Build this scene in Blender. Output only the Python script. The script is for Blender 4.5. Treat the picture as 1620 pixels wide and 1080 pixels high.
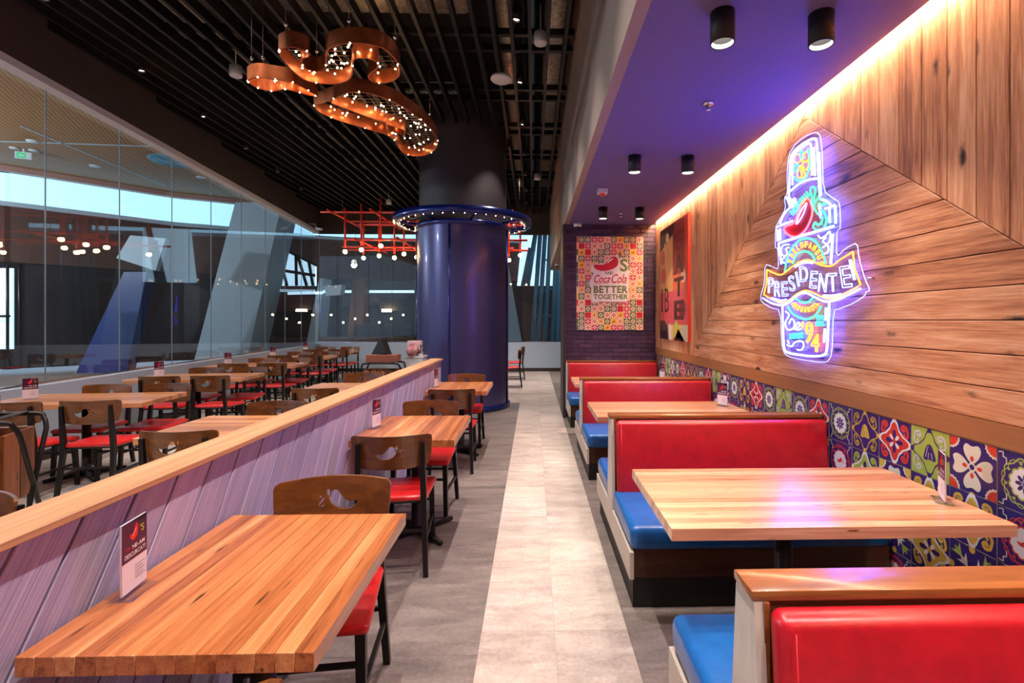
import bpy, bmesh, math, random
from mathutils import Vector, Matrix
random.seed(7)
for o in list(bpy.data.objects): bpy.data.objects.remove(o)
SC = bpy.context.scene
COL = SC.collection
PI = math.pi

# ------------------------------------------------------------------ camera
TH = math.radians(1.5); FPX = 785.0; VPX = 844.0; CY = 507.0; H = 1.5
CX = VPX + FPX*math.tan(TH)
cd = bpy.data.cameras.new('camera'); cam = bpy.data.objects.new('camera', cd); COL.objects.link(cam)
cd.sensor_width = 36; cd.lens = FPX/1620*36; cd.clip_start = 0.02; cd.clip_end = 200
cd.shift_x = -(CX-810)/1620; cd.shift_y = (CY-540)/1620
cam.location = (0, 0, H); cam.rotation_euler = (PI/2, 0, -TH)
SC.camera = cam
# ------------------------------------------------------------------ world, exposure
W = bpy.data.worlds.new('world'); SC.world = W; W.use_nodes = True
W.node_tree.nodes['Background'].inputs[0].default_value = (0.45, 0.62, 0.85, 1)
W.node_tree.nodes['Background'].inputs[1].default_value = 0.9
vs = SC.view_settings
vs.view_transform = 'Standard'; vs.look = 'None'; vs.gamma = 1; vs.use_curve_mapping = False
vs.exposure = 0.4
SPOT_W = 250.0      # ceiling track spots
DOWN_W = 78.0       # booth downlights
LED_E = 120.0        # warm cove strip
NEON_E = 15.0
SKYBAND_E = 1.15
BULB_E = 50.0

# measurement helpers: a line of sight of the survey camera, cut with a plane of the room
_c, _s = math.cos(TH), math.sin(TH)
def ray(px, py):
    xr = (px-CX)/FPX
    return Vector((_c*xr+_s, -_s*xr+_c, (CY-py)/FPX))
def at_z(px, py, z):
    d = ray(px, py); return Vector((0, 0, H))+d*((z-H)/d.z)
def at_x(px, py, x):
    d = ray(px, py); return Vector((0, 0, H))+d*(x/d.x)
def at_y(px, py, y):
    d = ray(px, py); return Vector((0, 0, H))+d*(y/d.y)

# ------------------------------------------------------------------ materials
def srgb(r, g, b):
    f = lambda v: (v/12.92 if v <= 0.04045 else ((v+0.055)/1.055)**2.4)
    return (f(r/255), f(g/255), f(b/255), 1)
class NT:
    def __init__(s, name):
        s.m = bpy.data.materials.new(name); s.m.use_nodes = True
        s.t = s.m.node_tree; s.n = s.t.nodes; s.b = s.n['Principled BSDF']; s.out = s.n['Material Output']
    def new(s, t, **kw):
        n = s.n.new(t)
        for k, v in kw.items():
            if k in n.inputs.keys() if isinstance(k, str) and hasattr(n, 'inputs') else False: n.inputs[k].default_value = v
            else: setattr(n, k, v)
        return n
    def link(s, a, b): s.t.links.new(a, b)
    def set(s, **kw):
        for k, v in kw.items(): s.b.inputs[k.replace('_', ' ')].default_value = v
    def ramp(s, fac, stops, interp='LINEAR'):
        r = s.n.new('ShaderNodeValToRGB'); e = r.color_ramp.elements; r.color_ramp.interpolation = interp
        while len(e) > 1: e.remove(e[-1])
        e[0].position = stops[0][0]; e[0].color = stops[0][1]
        for p, c in stops[1:]:
            x = e.new(p); x.color = c
        s.link(fac, r.inputs[0]); return r.outputs[0]
    def math(s, op, a, b=None):
        n = s.n.new('ShaderNodeMath'); n.operation = op
        for i, v in enumerate((a, b)):
            if v is None: continue
            if isinstance(v, (int, float)): n.inputs[i].default_value = v
            else: s.link(v, n.inputs[i])
        return n.outputs[0]
    def mix(s, fac, a, b, blend='MIX'):
        n = s.n.new('ShaderNodeMix'); n.data_type = 'RGBA'; n.blend_type = blend
        for i, v in ((0, fac), (6, a), (7, b)):
            if isinstance(v, (int, float, tuple)): n.inputs[i].default_value = v
            else: s.link(v, n.inputs[i])
        return n.outputs[2]
    def coords(s, scale=(1, 1, 1), rnd=0.0, rot=(0, 0, 0)):
        tc = s.n.new('ShaderNodeTexCoord'); mp = s.n.new('ShaderNodeMapping')
        mp.inputs['Scale'].default_value = scale; mp.inputs['Rotation'].default_value = rot
        s.link(tc.outputs['Object'], mp.inputs[0])
        if rnd:
            oi = s.n.new('ShaderNodeObjectInfo'); v = s.n.new('ShaderNodeVectorMath'); v.operation = 'MULTIPLY_ADD'
            cx = s.n.new('ShaderNodeCombineXYZ')
            for i, k in enumerate((37.1, 91.7, 53.3)):
                s.link(s.math('MULTIPLY', oi.outputs['Random'], k*rnd), cx.inputs[i])
            v.operation = 'ADD'; s.link(mp.outputs[0], v.inputs[0]); s.link(cx.outputs[0], v.inputs[1])
            return v.outputs[0]
        return mp.outputs[0]
    def rand(s):
        return s.n.new('ShaderNodeObjectInfo').outputs['Random']
    def noise(s, vec, scale=5, detail=4, rough=0.5, dist=0.0):
        n = s.n.new('ShaderNodeTexNoise'); n.inputs['Scale'].default_value = scale; n.inputs['Detail'].default_value = detail
        n.inputs['Roughness'].default_value = rough; n.inputs['Distortion'].default_value = dist
        s.link(vec, n.inputs['Vector']); return n.outputs[0]
    def bump(s, h, strength=0.2, dist=0.005):
        b = s.n.new('ShaderNodeBump'); b.inputs['Strength'].default_value = strength; b.inputs['Distance'].default_value = dist
        s.link(h, b.inputs['Height']); s.link(b.outputs[0], s.b.inputs['Normal'])
    def col(s, c):
        if isinstance(c, tuple): s.b.inputs['Base Color'].default_value = c
        else: s.link(c, s.b.inputs['Base Color'])
def plain(name, c, rough=0.5, metal=0.0, spec=0.5, noise=0.0, nscale=30, coat=0.0, bump=0.0):
    k = NT(name); k.set(Roughness=rough, Metallic=metal, Specular_IOR_Level=spec, Coat_Weight=coat)
    if noise or bump:
        v = k.noise(k.coords(rnd=0.3), nscale, 5)
        d = tuple(x*(1-noise) for x in c[:3])+(1,); l = tuple(min(1, x*(1+noise)) for x in c[:3])+(1,)
        k.col(k.ramp(v, [(0.3, d), (0.7, l)]))
        if bump: k.bump(v, bump, 0.004)
    else: k.col(c)
    return k.m
def emit(name, c, e):
    k = NT(name); k.set(Roughness=0.5, Emission_Strength=e); k.col(c); k.b.inputs['Emission Color'].default_value = c; return k.m
def wood(name, stops, long=1.2, cross=26, rough=0.4, rnd=0.25, coat=0.0, fine=0.35, tone=None, knots=None, bump=0.15, axis=0, spec=0.4):
    k = NT(name); sc = [cross, cross, cross]; sc[axis] = long
    v = k.coords(tuple(sc), rnd=1.0)
    n1 = k.noise(v, 1.0, 6, 0.6, 0.6)
    sc2 = [cross*7]*3; sc2[axis] = long*3
    n2 = k.noise(k.coords(tuple(sc2), rnd=1.0), 1.0, 3, 0.6, 0.2)
    f = k.math('ADD', k.math('MULTIPLY', n1, 1-fine), k.math('MULTIPLY', n2, fine))
    if rnd:
        f = k.math('ADD', f, k.math('MULTIPLY', k.math('SUBTRACT', k.rand(), 0.5), rnd))
    c = k.ramp(f, stops)
    if knots:
        sc3 = [knots[1]]*3; sc3[axis] = knots[0]
        vo = k.n.new('ShaderNodeTexVoronoi'); vo.inputs['Scale'].default_value = 1.0
        k.link(k.coords(tuple(sc3), rnd=1.0), vo.inputs['Vector'])
        nn = k.noise(k.coords((30, 30, 30), rnd=1.0), 1.0, 3)
        kd = k.math('ADD', vo.outputs['Distance'], k.math('MULTIPLY', k.math('SUBTRACT', nn, 0.5), 0.16))
        m = k.ramp(kd, [(0.05, (1, 1, 1, 1)), (0.16, (0, 0, 0, 1))])
        c = k.mix(m, c, knots[2])
    k.col(c); k.set(Roughness=rough, Coat_Weight=coat, Coat_Roughness=0.15, Specular_IOR_Level=spec)
    if bump: k.bump(f, bump, 0.003)
    return k.m
MAT = {}
MAT['stave'] = wood('butcher_block_stave', [(0.26, srgb(112, 58, 30)), (0.42, srgb(172, 100, 56)), (0.58, srgb(200, 130, 80)), (0.76, srgb(226, 172, 120))], 1.6, 30, 0.32, 0.24, 0.35, knots=(3.5, 22, srgb(78, 40, 20)), bump=0.03)
MAT['stave_pale'] = wood('butcher_block_stave_pale', [(0.28, srgb(136, 82, 56)), (0.42, srgb(184, 128, 96)), (0.58, srgb(204, 152, 120)), (0.76, srgb(226, 184, 152))], 1.6, 36, 0.3, 0.32, 0.4, knots=(4.5, 26, srgb(128, 78, 42)), bump=0.03)
MAT['cap'] = wood('pale_oak_cap', [(0.25, srgb(152, 106, 72)), (0.5, srgb(190, 144, 106)), (0.75, srgb(212, 172, 136))], 1.0, 34, 0.45, 0.1, 0.0, bump=0.08, axis=1)
MAT['walnut'] = wood('walnut_plywood', [(0.2, srgb(58, 30, 12)), (0.5, srgb(104, 60, 24)), (0.8, srgb(140, 84, 38))], 3, 26, 0.3, 0.22, 0.5, fine=0.2, bump=0.03)
MAT['darkwood'] = wood('dark_stained_oak', [(0.2, srgb(40, 22, 14)), (0.5, srgb(74, 44, 28)), (0.8, srgb(102, 66, 42))], 1.5, 30, 0.4, 0.1, 0.2)
MAT['trimwood'] = wood('stained_oak_rail', [(0.2, srgb(76, 38, 16)), (0.5, srgb(134, 78, 38)), (0.8, srgb(168, 108, 60))], 2.2, 22, 0.3, 0.1, 0.5, fine=0.2, bump=0.05)
MAT['plank'] = wood('rustic_wall_plank', [(0.29, srgb(92, 50, 32)), (0.40, srgb(168, 104, 68)), (0.52, srgb(208, 142, 98)), (0.68, srgb(234, 182, 140))], 1.5, 14, 0.55, 0.14, 0.0, fine=0.42, knots=(2.4, 6.5, srgb(58, 34, 26)), bump=0.7)
MAT['bandwood'] = wood('veneer_band', [(0.2, srgb(150, 94, 54)), (0.8, srgb(182, 122, 76))], 1.5, 40, 0.5, 0.05, axis=1, bump=0.05)
MAT['crate'] = wood('crate_wood', [(0.2, srgb(70, 34, 16)), (0.5, srgb(122, 66, 34)), (0.8, srgb(160, 94, 52))], 2, 24, 0.5, 0.3, axis=2, knots=(4, 16, srgb(50, 26, 14)))
MAT['board'] = wood('reddish_board', [(0.2, srgb(110, 60, 46)), (0.8, srgb(150, 92, 72))], 2, 30, 0.5, 0.1)
k = NT('whitewashed_violet_plank')
v = k.coords((1.2, 210, 210), rnd=1.0); n1 = k.noise(v, 1.0, 4, 0.7, 0.0)
f = k.math('ADD', n1, k.math('MULTIPLY', k.math('SUBTRACT', k.rand(), 0.5), 0.10))
k.col(k.ramp(f, [(0.30, srgb(132, 122, 152)), (0.5, srgb(168, 158, 190)), (0.68, srgb(192, 184, 210))]))
k.set(Roughness=0.6, Specular_IOR_Level=0.3); k.bump(n1, 0.35, 0.003); MAT['violet'] = k.m
def vinyl(name, a, b):
    k = NT(name); n1 = k.noise(k.coords((1, 1, 1), rnd=1.0), 14, 6, 0.65); n2 = k.noise(k.coords((1, 1, 1)), 420, 2)
    k.col(k.ramp(n1, [(0.3, a), (0.7, b)])); k.set(Roughness=0.34, Specular_IOR_Level=0.5, Coat_Weight=0.12, Coat_Roughness=0.2)
    k.bump(n2, 0.12, 0.002); return k.m
MAT['red'] = vinyl('red_vinyl', srgb(154, 12, 28), srgb(186, 20, 38))
MAT['blue'] = vinyl('blue_vinyl', srgb(8, 76, 148), srgb(12, 94, 168))
MAT['redseat'] = vinyl('red_seat_pad', srgb(190, 22, 28), srgb(212, 34, 38))
MAT['black'] = plain('black_metal', srgb(38, 34, 34), 0.38, 0.6)
MAT['blackmat'] = plain('black_paint', srgb(17, 15, 16), 0.6)
MAT['slat'] = plain('black_ceiling_slat', srgb(15, 13, 14), 0.45)
MAT['plenum'] = plain('black_plenum', srgb(22, 19, 19), 0.8, noise=0.3)
MAT['fascia'] = plain('dark_brown_fascia', srgb(66, 58, 55), 0.6, noise=0.06)
MAT['bulkhead'] = plain('taupe_bulkhead', srgb(144, 130, 122), 0.65, noise=0.05)
MAT['soffit'] = plain('violet_soffit', srgb(98, 90, 146), 0.7, noise=0.04)
MAT['laminate'] = wood('pale_laminate', [(0.2, srgb(176, 166, 158)), (0.8, srgb(208, 198, 190))], 4, 70, 0.45, 0.1, axis=2, bump=0.03)
MAT['white'] = plain('white_paint', srgb(205, 210, 216), 0.5)
MAT['lowwall'] = plain('daylight_tinted_low_wall', srgb(176, 192, 212), 0.35, noise=0.03)  # blue cast of the daylight put into the even base colour
MAT['skirting'] = plain('dark_skirting', srgb(52, 44, 42), 0.5)
def floor_mat(name, stops):
    k = NT(name); n1 = k.noise(k.coords((2.2, 7, 3), rnd=1.0), 1.3, 7, 0.65, 0.5); n2 = k.noise(k.coords((60, 60, 60), rnd=1.0), 1, 3)
    f = k.math('ADD', k.math('MULTIPLY', n1, 0.75), k.math('MULTIPLY', n2, 0.25))
    f = k.math('ADD', f, k.math('MULTIPLY', k.math('SUBTRACT', k.rand(), 0.5), 0.12))
    k.col(k.ramp(f, stops)); k.set(Roughness=0.5, Specular_IOR_Level=0.35); k.bump(f, 0.1, 0.002); return k.m
MAT['floorlight'] = floor_mat('pale_vinyl_tile', [(0.32, srgb(146, 134, 128)), (0.5, srgb(174, 162, 155)), (0.68, srgb(196, 186, 178))])
MAT['floordark'] = floor_mat('grey_vinyl_tile', [(0.3, srgb(82, 75, 74)), (0.5, srgb(112, 103, 100)), (0.72, srgb(138, 128, 124))])
MAT['subfloor'] = plain('floor_joint', srgb(128, 118, 112), 0.8)
k = NT('purple_glazed_brick'); f = k.math('ADD', k.noise(k.coords((1, 1, 1), rnd=1.0), 12, 4), k.math('MULTIPLY', k.math('SUBTRACT', k.rand(), 0.5), 0.5))
k.col(k.ramp(f, [(0.2, srgb(48, 32, 56)), (0.8, srgb(76, 52, 82))])); k.set(Roughness=0.35); MAT['brick'] = k.m
MAT['mortar'] = plain('brick_mortar', srgb(104, 84, 100), 0.8)
MAT['grout'] = plain('orange_grout', srgb(176, 116, 74), 0.8)
k = NT('printed_colour'); a = k.n.new('ShaderNodeAttribute'); a.attribute_name = 'Col'; k.col(a.outputs['Color']); k.set(Roughness=0.35, Specular_IOR_Level=0.4); MAT['print'] = k.m
MAT['joint'] = plain('silicone_joint', srgb(110, 118, 124), 0.5)
MAT['chrome'] = plain('chrome', srgb(200, 200, 205), 0.15, 1.0)
MAT['foil'] = plain('silver_foil_insulation', srgb(206, 194, 174), 0.3, 0.6, noise=0.35, nscale=18, bump=0.9)
MAT['copper'] = plain('patinated_copper', srgb(188, 104, 62), 0.36, 0.75, noise=0.32, nscale=7)
MAT['wire'] = plain('steel_wire', srgb(120, 100, 90), 0.4, 0.8)
MAT['redpipe'] = plain('red_painted_pipe', srgb(214, 48, 30), 0.35)
MAT['rings'] = plain('cobalt_blue_enamel', srgb(16, 34, 112), 0.25, 0.3, coat=0.4)
MAT['colpaint'] = plain('dark_column_paint', srgb(58, 50, 56), 0.6)
MAT['tube'] = plain('blue_steel_tube', srgb(96, 150, 176), 0.4, 0.2)
MAT['extwhite'] = plain('mall_white_cladding', srgb(168, 190, 204), 0.6)
MAT['extdark'] = plain('mall_dark_shopfront', srgb(40, 34, 36), 0.4, noise=0.3, nscale=0.6)
MAT['extnavy'] = plain('mall_navy_panel', srgb(20, 44, 110), 0.4)
MAT['extbrown'] = plain('mall_brown_wall', srgb(84, 58, 50), 0.6, noise=0.1, nscale=3)
MAT['extred'] = plain('mall_maroon_fascia', srgb(92, 40, 40), 0.6)
MAT['pinkedge'] = plain('mall_ceiling_edge', srgb(170, 130, 118), 0.6)
MAT['extfloor'] = plain('mall_floor', srgb(168, 158, 148), 0.3)
k = NT('mall_slatted_ceiling'); v = k.coords((1, 1, 1), rot=(0, 0, math.radians(-28)))
wv = k.n.new('ShaderNodeTexWave'); wv.inputs['Scale'].default_value = 3.4; k.link(v, wv.inputs['Vector']); wv.bands_direction = 'X'
k.col(k.ramp(wv.outputs[0], [(0.1, srgb(134, 94, 56)), (0.4, srgb(164, 118, 74)), (0.9, srgb(176, 128, 82))])); k.set(Roughness=0.6); MAT['extceil'] = k.m
k = NT('perforated_blue_steel')
tc = k.n.new('ShaderNodeTexCoord'); sx = k.n.new('ShaderNodeSeparateXYZ'); k.link(tc.outputs['UV'], sx.inputs[0])
u = k.math('MULTIPLY', sx.outputs[0], 180.0); w = k.math('MULTIPLY', sx.outputs[1], 108.0)
row = k.math('FLOOR', w); off = k.math('MULTIPLY', k.math('MODULO', row, 2.0), 0.5)
fu = k.math('SUBTRACT', k.math('FRACT', k.math('ADD', u, off)), 0.5); fw = k.math('SUBTRACT', k.math('FRACT', w), 0.5)
r2 = k.math('ADD', k.math('MULTIPLY', fu, fu), k.math('MULTIPLY', fw, fw))
m = k.math('LESS_THAN', r2, 0.09)
k.col(k.mix(m, srgb(78, 74, 132), srgb(6, 6, 14))); k.set(Roughness=0.32, Metallic=0.35, Coat_Weight=0.25); MAT['perf'] = k.m
def glass(name, tint, refl=1.0, rough=0.0):
    k = NT(name); n = k.n; n.remove(k.b)
    tr = n.new('ShaderNodeBsdfTransparent'); tr.inputs[0].default_value = tint
    gl = n.new('ShaderNodeBsdfGlossy'); gl.inputs['Roughness'].default_value = rough
    fr = n.new('ShaderNodeFresnel'); ge = n.new('ShaderNodeNewGeometry')
    k.link(k.math('ADD', 1.5, k.math('MULTIPLY', ge.outputs['Backfacing'], 1/1.5-1.5)), fr.inputs[0])
    mx = n.new('ShaderNodeMixShader'); k.link(k.math('MULTIPLY', fr.outputs[0], refl), mx.inputs[0])
    k.link(tr.outputs[0], mx.inputs[1]); k.link(gl.outputs[0], mx.inputs[2]); k.link(mx.outputs[0], k.out.inputs[0]); return k.m
MAT['glass'] = glass('window_glass', (0.92, 0.96, 0.97, 1), 1.35)
MAT['acrylic'] = glass('clear_acrylic', (0.93, 0.95, 1.0, 1), 0.8)
MAT['bulb'] = emit('filament_bulb', (1.0, 0.62, 0.25, 1), BULB_E)
MAT['spark'] = emit('fairy_light', (1.0, 0.64, 0.34, 1), 34)
MAT['spotface'] = emit('spot_lamp_face', (1.0, 0.86, 0.68, 1), 24)
MAT['downface'] = emit('downlight_lamp_face', (1.0, 0.9, 0.78, 1), 14)
MAT['led'] = emit('warm_led_strip', (1.0, 0.66, 0.38, 1), LED_E)
MAT['skyband'] = emit('daylight_clerestory', (0.42, 0.76, 1.0, 1), SKYBAND_E)
MAT['daywin'] = emit('daylight_window', (0.55, 0.8, 1.0, 1), 1.1)
MAT['exitgreen'] = emit('exit_sign_green', (0.05, 0.6, 0.25, 1), 0.25)
for nm, c, e in (('blue', (0.045, 0.065, 1.0, 1), 1.6), ('green', (0.06, 1.0, 0.30, 1), 0.14), ('orange', (1.0, 0.30, 0.03, 1), 0.15), ('red', (1.0, 0.10, 0.12, 1), 0.2), ('cyan', (0.04, 0.8, 0.9, 1), 0.12), ('edge', (0.36, 0.42, 1.0, 1), 0.11)):
    MAT['neon_'+nm] = emit('neon_tube_'+nm, c, NEON_E*e)
# ------------------------------------------------------------------ mesh helpers
class MB:
    """collects shapes, builds ONE mesh object"""
    def __init__(s): s.v = []; s.f = []; s.c = []; s.sm = []; s.uv = None
    def add(s, vs, fs, col=None, smooth=False, mat=None):
        o = len(s.v)
        s.v += [tuple(mat @ Vector(p)) if mat else tuple(p) for p in vs]
        for f in fs: s.f.append(tuple(i+o for i in f)); s.c.append(col); s.sm.append(smooth)
        return s
    def box(s, x0, x1, y0, y1, z0, z1, col=None, mat=None):
        vs = [(x, y, z) for z in (z0, z1) for y in (y0, y1) for x in (x0, x1)]
        return s.add(vs, [(0, 2, 3, 1), (4, 5, 7, 6), (0, 1, 5, 4), (2, 6, 7, 3), (0, 4, 6, 2), (1, 3, 7, 5)], col, False, mat)
    def rbox(s, x0, x1, y0, y1, z0, z1, r=0.02, seg=3, mat=None, fn=None):
        b = bmesh.new(); bmesh.ops.create_cube(b, size=1)
        for v in b.verts: v.co = Vector(((x0+x1)/2+v.co.x*(x1-x0), (y0+y1)/2+v.co.y*(y1-y0), (z0+z1)/2+v.co.z*(z1-z0)))
        bmesh.ops.bevel(b, geom=list(b.edges), offset=r, segments=seg, profile=0.5, affect='EDGES', clamp_overlap=True)
        b.verts.index_update()
        vs = [v.co.copy() for v in b.verts]
        if fn: vs = [fn(p) for p in vs]
        s.add(vs, [[v.index for v in f.verts] for f in b.faces], None, True, mat); b.free(); return s
    def prism(s, poly, n, depth, o=(0, 0, 0), ex=(1, 0, 0), ey=(0, 1, 0), col=None, smooth=False):
        """poly in (ex,ey) plane, extruded along n by depth"""
        o = Vector(o); ex = Vector(ex); ey = Vector(ey); n = Vector(n)
        a = [o+ex*p[0]+ey*p[1] for p in poly]; m = len(a)
        vs = a+[p+n*depth for p in a]
        fs = [tuple(range(m-1, -1, -1)), tuple(range(m, 2*m))]+[(i, (i+1) % m, m+(i+1) % m, m+i) for i in range(m)]
        return s.add(vs, fs, col, smooth)
    def tube(s, pts, r, seg=8, closed=False, cap=True, col=None, ph=0.0):
        pts = [Vector(p) for p in pts]; n = len(pts)
        if n < 2: return s
        vs = []; up = None
        for i, p in enumerate(pts):
            a = pts[i-1] if (i > 0 or closed) else p; b = pts[(i+1) % n] if (i < n-1 or closed) else p
            t = (b-a)
            if t.length < 1e-9: t = Vector((0, 0, 1))
            t.normalize()
            if up is None:
                up = Vector((0, 0, 1)) if abs(t.z) < 0.9 else Vector((1, 0, 0))
            up = up-t*up.dot(t)
            if up.length < 1e-6: up = t.orthogonal()
            up.normalize(); q = t.cross(up)
            rr = r[i] if isinstance(r, (list, tuple)) else r
            for k in range(seg):
                an = 2*PI*k/seg+ph; vs.append(p+up*math.cos(an)*rr+q*math.sin(an)*rr)
        fs = []
        for i in range(n if closed else n-1):
            j = (i+1) % n
            for k in range(seg):
                k2 = (k+1) % seg; fs.append((i*seg+k, i*seg+k2, j*seg+k2, j*seg+k))
        if cap and not closed: fs += [tuple(range(seg-1, -1, -1)), tuple((n-1)*seg+k for k in range(seg))]
        return s.add(vs, fs, col, True)
    def lathe(s, prof, seg=24, o=(0, 0, 0), col=None, smooth=True, mat=None):
        vs = []; fs = []; n = len(prof)
        for k in range(seg):
            a = 2*PI*k/seg
            for (r, z) in prof: vs.append((o[0]+r*math.cos(a), o[1]+r*math.sin(a), o[2]+z))
        for k in range(seg):
            k2 = (k+1) % seg
            for i in range(n-1): fs.append((k*n+i, k2*n+i, k2*n+i+1, k*n+i+1))
        return s.add(vs, fs, col, smooth, mat)
    def ball(s, c, r, seg=8, rings=5, col=None, sz=1.0):
        return s.lathe([(max(1e-4, r*math.sin(PI*i/rings)), -r*sz*math.cos(PI*i/rings)) for i in range(rings+1)], seg, c, col)
    def build(s, name, mat, parent=None, loc=None, mats=None):
        me = bpy.data.meshes.new(name); me.from_pydata(s.v, [], s.f); 
        me.polygons.foreach_set('use_smooth', s.sm)
        if any(c is not None for c in s.c):
            ca = me.color_attributes.new('Col', 'FLOAT_COLOR', 'CORNER'); buf = []
            for p, c in zip(me.polygons, s.c): buf += list(c or (1, 1, 1, 1))*p.loop_total
            ca.data.foreach_set('color', buf)
        me.update()
        return mobj(name, me, mat, parent, loc)
def mobj(name, me, mat, parent=None, loc=None):
    if mat and not me.materials: me.materials.append(MAT[mat] if isinstance(mat, str) else mat)
    o = bpy.data.objects.new(name, me); COL.objects.link(o)
    if parent: o.parent = parent
    if loc: o.location = loc
    return o
def sharp(o, ang=40):
    o.data.set_sharp_from_angle(angle=math.radians(ang)); return o
def tag(o, label=None, cat=None, group=None, kind=None):
    if label: o['label'] = label
    if cat: o['category'] = cat
    if group: o['group'] = group
    if kind: o['kind'] = kind
    return o
def empty(name, loc=(0, 0, 0), rz=0.0):
    o = bpy.data.objects.new(name, None); COL.objects.link(o); o.location = loc; o.rotation_euler = (0, 0, rz); o.empty_display_size = 0.1
    return o
def kids(o): return [c for c in COL.objects if c.parent == o]
def copy_tree(o, parent=None):
    ch = list(o.children)
    c = o.copy(); COL.objects.link(c)
    if parent: c.parent = parent
    for x in ch: copy_tree(x, c)
    return c
def inst(src, parent, loc, rot=None):
    c = src.copy(); COL.objects.link(c); c.parent = parent; c.location = loc
    if rot is not None: c.rotation_euler = rot
    return c
def smooth_path(pts, closed=False, n=6):
    """Catmull-Rom through 2D/3D points"""
    P = [Vector(p) for p in pts]; m = len(P); out = []
    for i in range(m if closed else m-1):
        if closed: a, b, c, d = P[(i-1) % m], P[i], P[(i+1) % m], P[(i+2) % m]
        else: a, b, c, d = P[max(0, i-1)], P[i], P[i+1], P[min(m-1, i+2)]
        for k in range(n):
            t = k/n; out.append(0.5*((2*b)+(c-a)*t+(2*a-5*b+4*c-d)*t*t+(3*b-a-3*c+d)*t*t*t))
    if not closed: out.append(P[-1])
    return out
def light(name, kind, loc, energy, color, parent=None, aim=None, size=0.05, spot=None, blend=0.5):
    l = bpy.data.lights.new(name, kind); l.energy = energy; l.color = color
    if kind == 'SPOT': l.spot_size = math.radians(spot); l.spot_blend = blend; l.shadow_soft_size = size
    elif kind == 'POINT': l.shadow_soft_size = size
    o = bpy.data.objects.new(name, l); COL.objects.link(o); o.location = loc
    if parent: o.parent = parent
    d = (Vector(aim) if aim else Vector((0, 0, -1)))
    o.rotation_euler = d.to_track_quat('-Z', 'Y').to_euler(); return o
# text outlines from the built-in font: list of closed polylines (x to the right, y up), unit height
_FC = {}
def glyph(ch, bold=0.0):
    if (ch, bold) in _FC: return _FC[(ch, bold)]
    cu = bpy.data.curves.new('glyph', 'FONT'); cu.body = ch; cu.size = 1.0; cu.offset = bold; cu.resolution_u = 3
    ob = bpy.data.objects.new('glyph', cu); COL.objects.link(ob); bpy.context.view_layer.update()
    me = ob.to_mesh(); 
    tris = [[tuple(me.vertices[i].co[:2]) for i in p.vertices] for p in me.polygons]
    ob.to_mesh_clear()
    c2 = ob.to_curve(bpy.context.evaluated_depsgraph_get()); lines = []
    for sp in c2.splines:
        B = sp.bezier_points; n = len(B); L = []
        if n:
            for i in range(n):
                a, b = B[i], B[(i+1) % n]
                for k in range(3):
                    t = k/3; L.append((a.co*(1-t)**3+3*a.handle_right*t*(1-t)**2+3*b.handle_left*t*t*(1-t)+b.co*t**3).to_2d())
        else: L = [Vector(p.co[:2]) for p in sp.points]
        lines.append([tuple(p) for p in L])
    ob.to_curve_clear(); bpy.data.objects.remove(ob); bpy.data.curves.remove(cu)
    xs = [p[0] for t in tris for p in t] or [0, 0.3]
    r = (tris, lines, min(xs), max(xs)); _FC[(ch, bold)] = r; return r
def text_layout(txt, gap=0.06, bold=0.0):
    """[(char, x offset)], total width in units of font size"""
    x = 0; out = []
    for ch in txt:
        if ch == ' ': x += 0.3; continue
        g = glyph(ch, bold); out.append((ch, x-g[2])); x += g[3]-g[2]+gap
    return out, x-gap
class Print(MB):
    """flat print: coloured polygons in (u,v), stacked in thin layers along w"""
    def __init__(s, fr): super().__init__(); s.fr = fr; s.lay = 0.0
    def up(s, d=0.0003): s.lay += d; return s
    def poly(s, pts, c):
        m = len(pts); A = sum(pts[i][0]*pts[(i+1) % m][1]-pts[(i+1) % m][0]*pts[i][1] for i in range(m))
        if A < 0: pts = pts[::-1]
        return s.add([s.fr(p[0], p[1], s.lay) for p in pts], [tuple(range(m))], c)
    def rect(s, x0, y0, x1, y1, c): return s.poly([(x0, y0), (x1, y0), (x1, y1), (x0, y1)], c)
    def disc(s, x, y, r, c, n=18, ry=None): return s.poly([(x+r*math.cos(2*PI*i/n), y+(ry or r)*math.sin(2*PI*i/n)) for i in range(n)], c)
    def ribbon(s, pts, w, c, closed=False):
        P = [Vector(p) for p in pts]; n = len(P)
        for i in range(n if closed else n-1):
            a, b = P[i], P[(i+1) % n]; t = b-a
            if t.length < 1e-6: continue
            t.normalize(); q = Vector((-t.y, t.x))*w/2; e = t*w*0.25
            s.poly([tuple(a-e+q), tuple(a-e-q), tuple(b+e-q), tuple(b+e+q)], c)
        return s
    def text(s, txt, x, y, h, c, width=None, bold=0.0, gap=0.05, shear=0.0, ang=0.0, wob=None):
        L, tw = text_layout(txt, gap, bold); sx = (width/tw) if width else h/0.7; sy = h/0.7
        ca, sa = math.cos(ang), math.sin(ang)
        for ch, ox in L:
            for t in glyph(ch, bold)[0]:
                q = []
                for p in t:
                    a = (ox+p[0])*sx+p[1]*sy*shear; b = p[1]*sy
                    q.append((x+a*ca-b*sa, y+a*sa+b*ca))
                s.poly(q, c)
        return s
def chili(cx, cy, s, flip=1):
    base = [(-1.0, -.02), (-.85, .06), (-.55, .02), (-.25, .14), (0, .42), (.22, .66), (.44, .64), (.62, .42), (.66, .12), (.52, -.14), (.24, -.34), (-.1, -.44), (-.5, -.42), (-.82, -.26)]
    return [(cx+flip*p.x*s, cy+p.y*s) for p in smooth_path(base, True, 3)]
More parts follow.
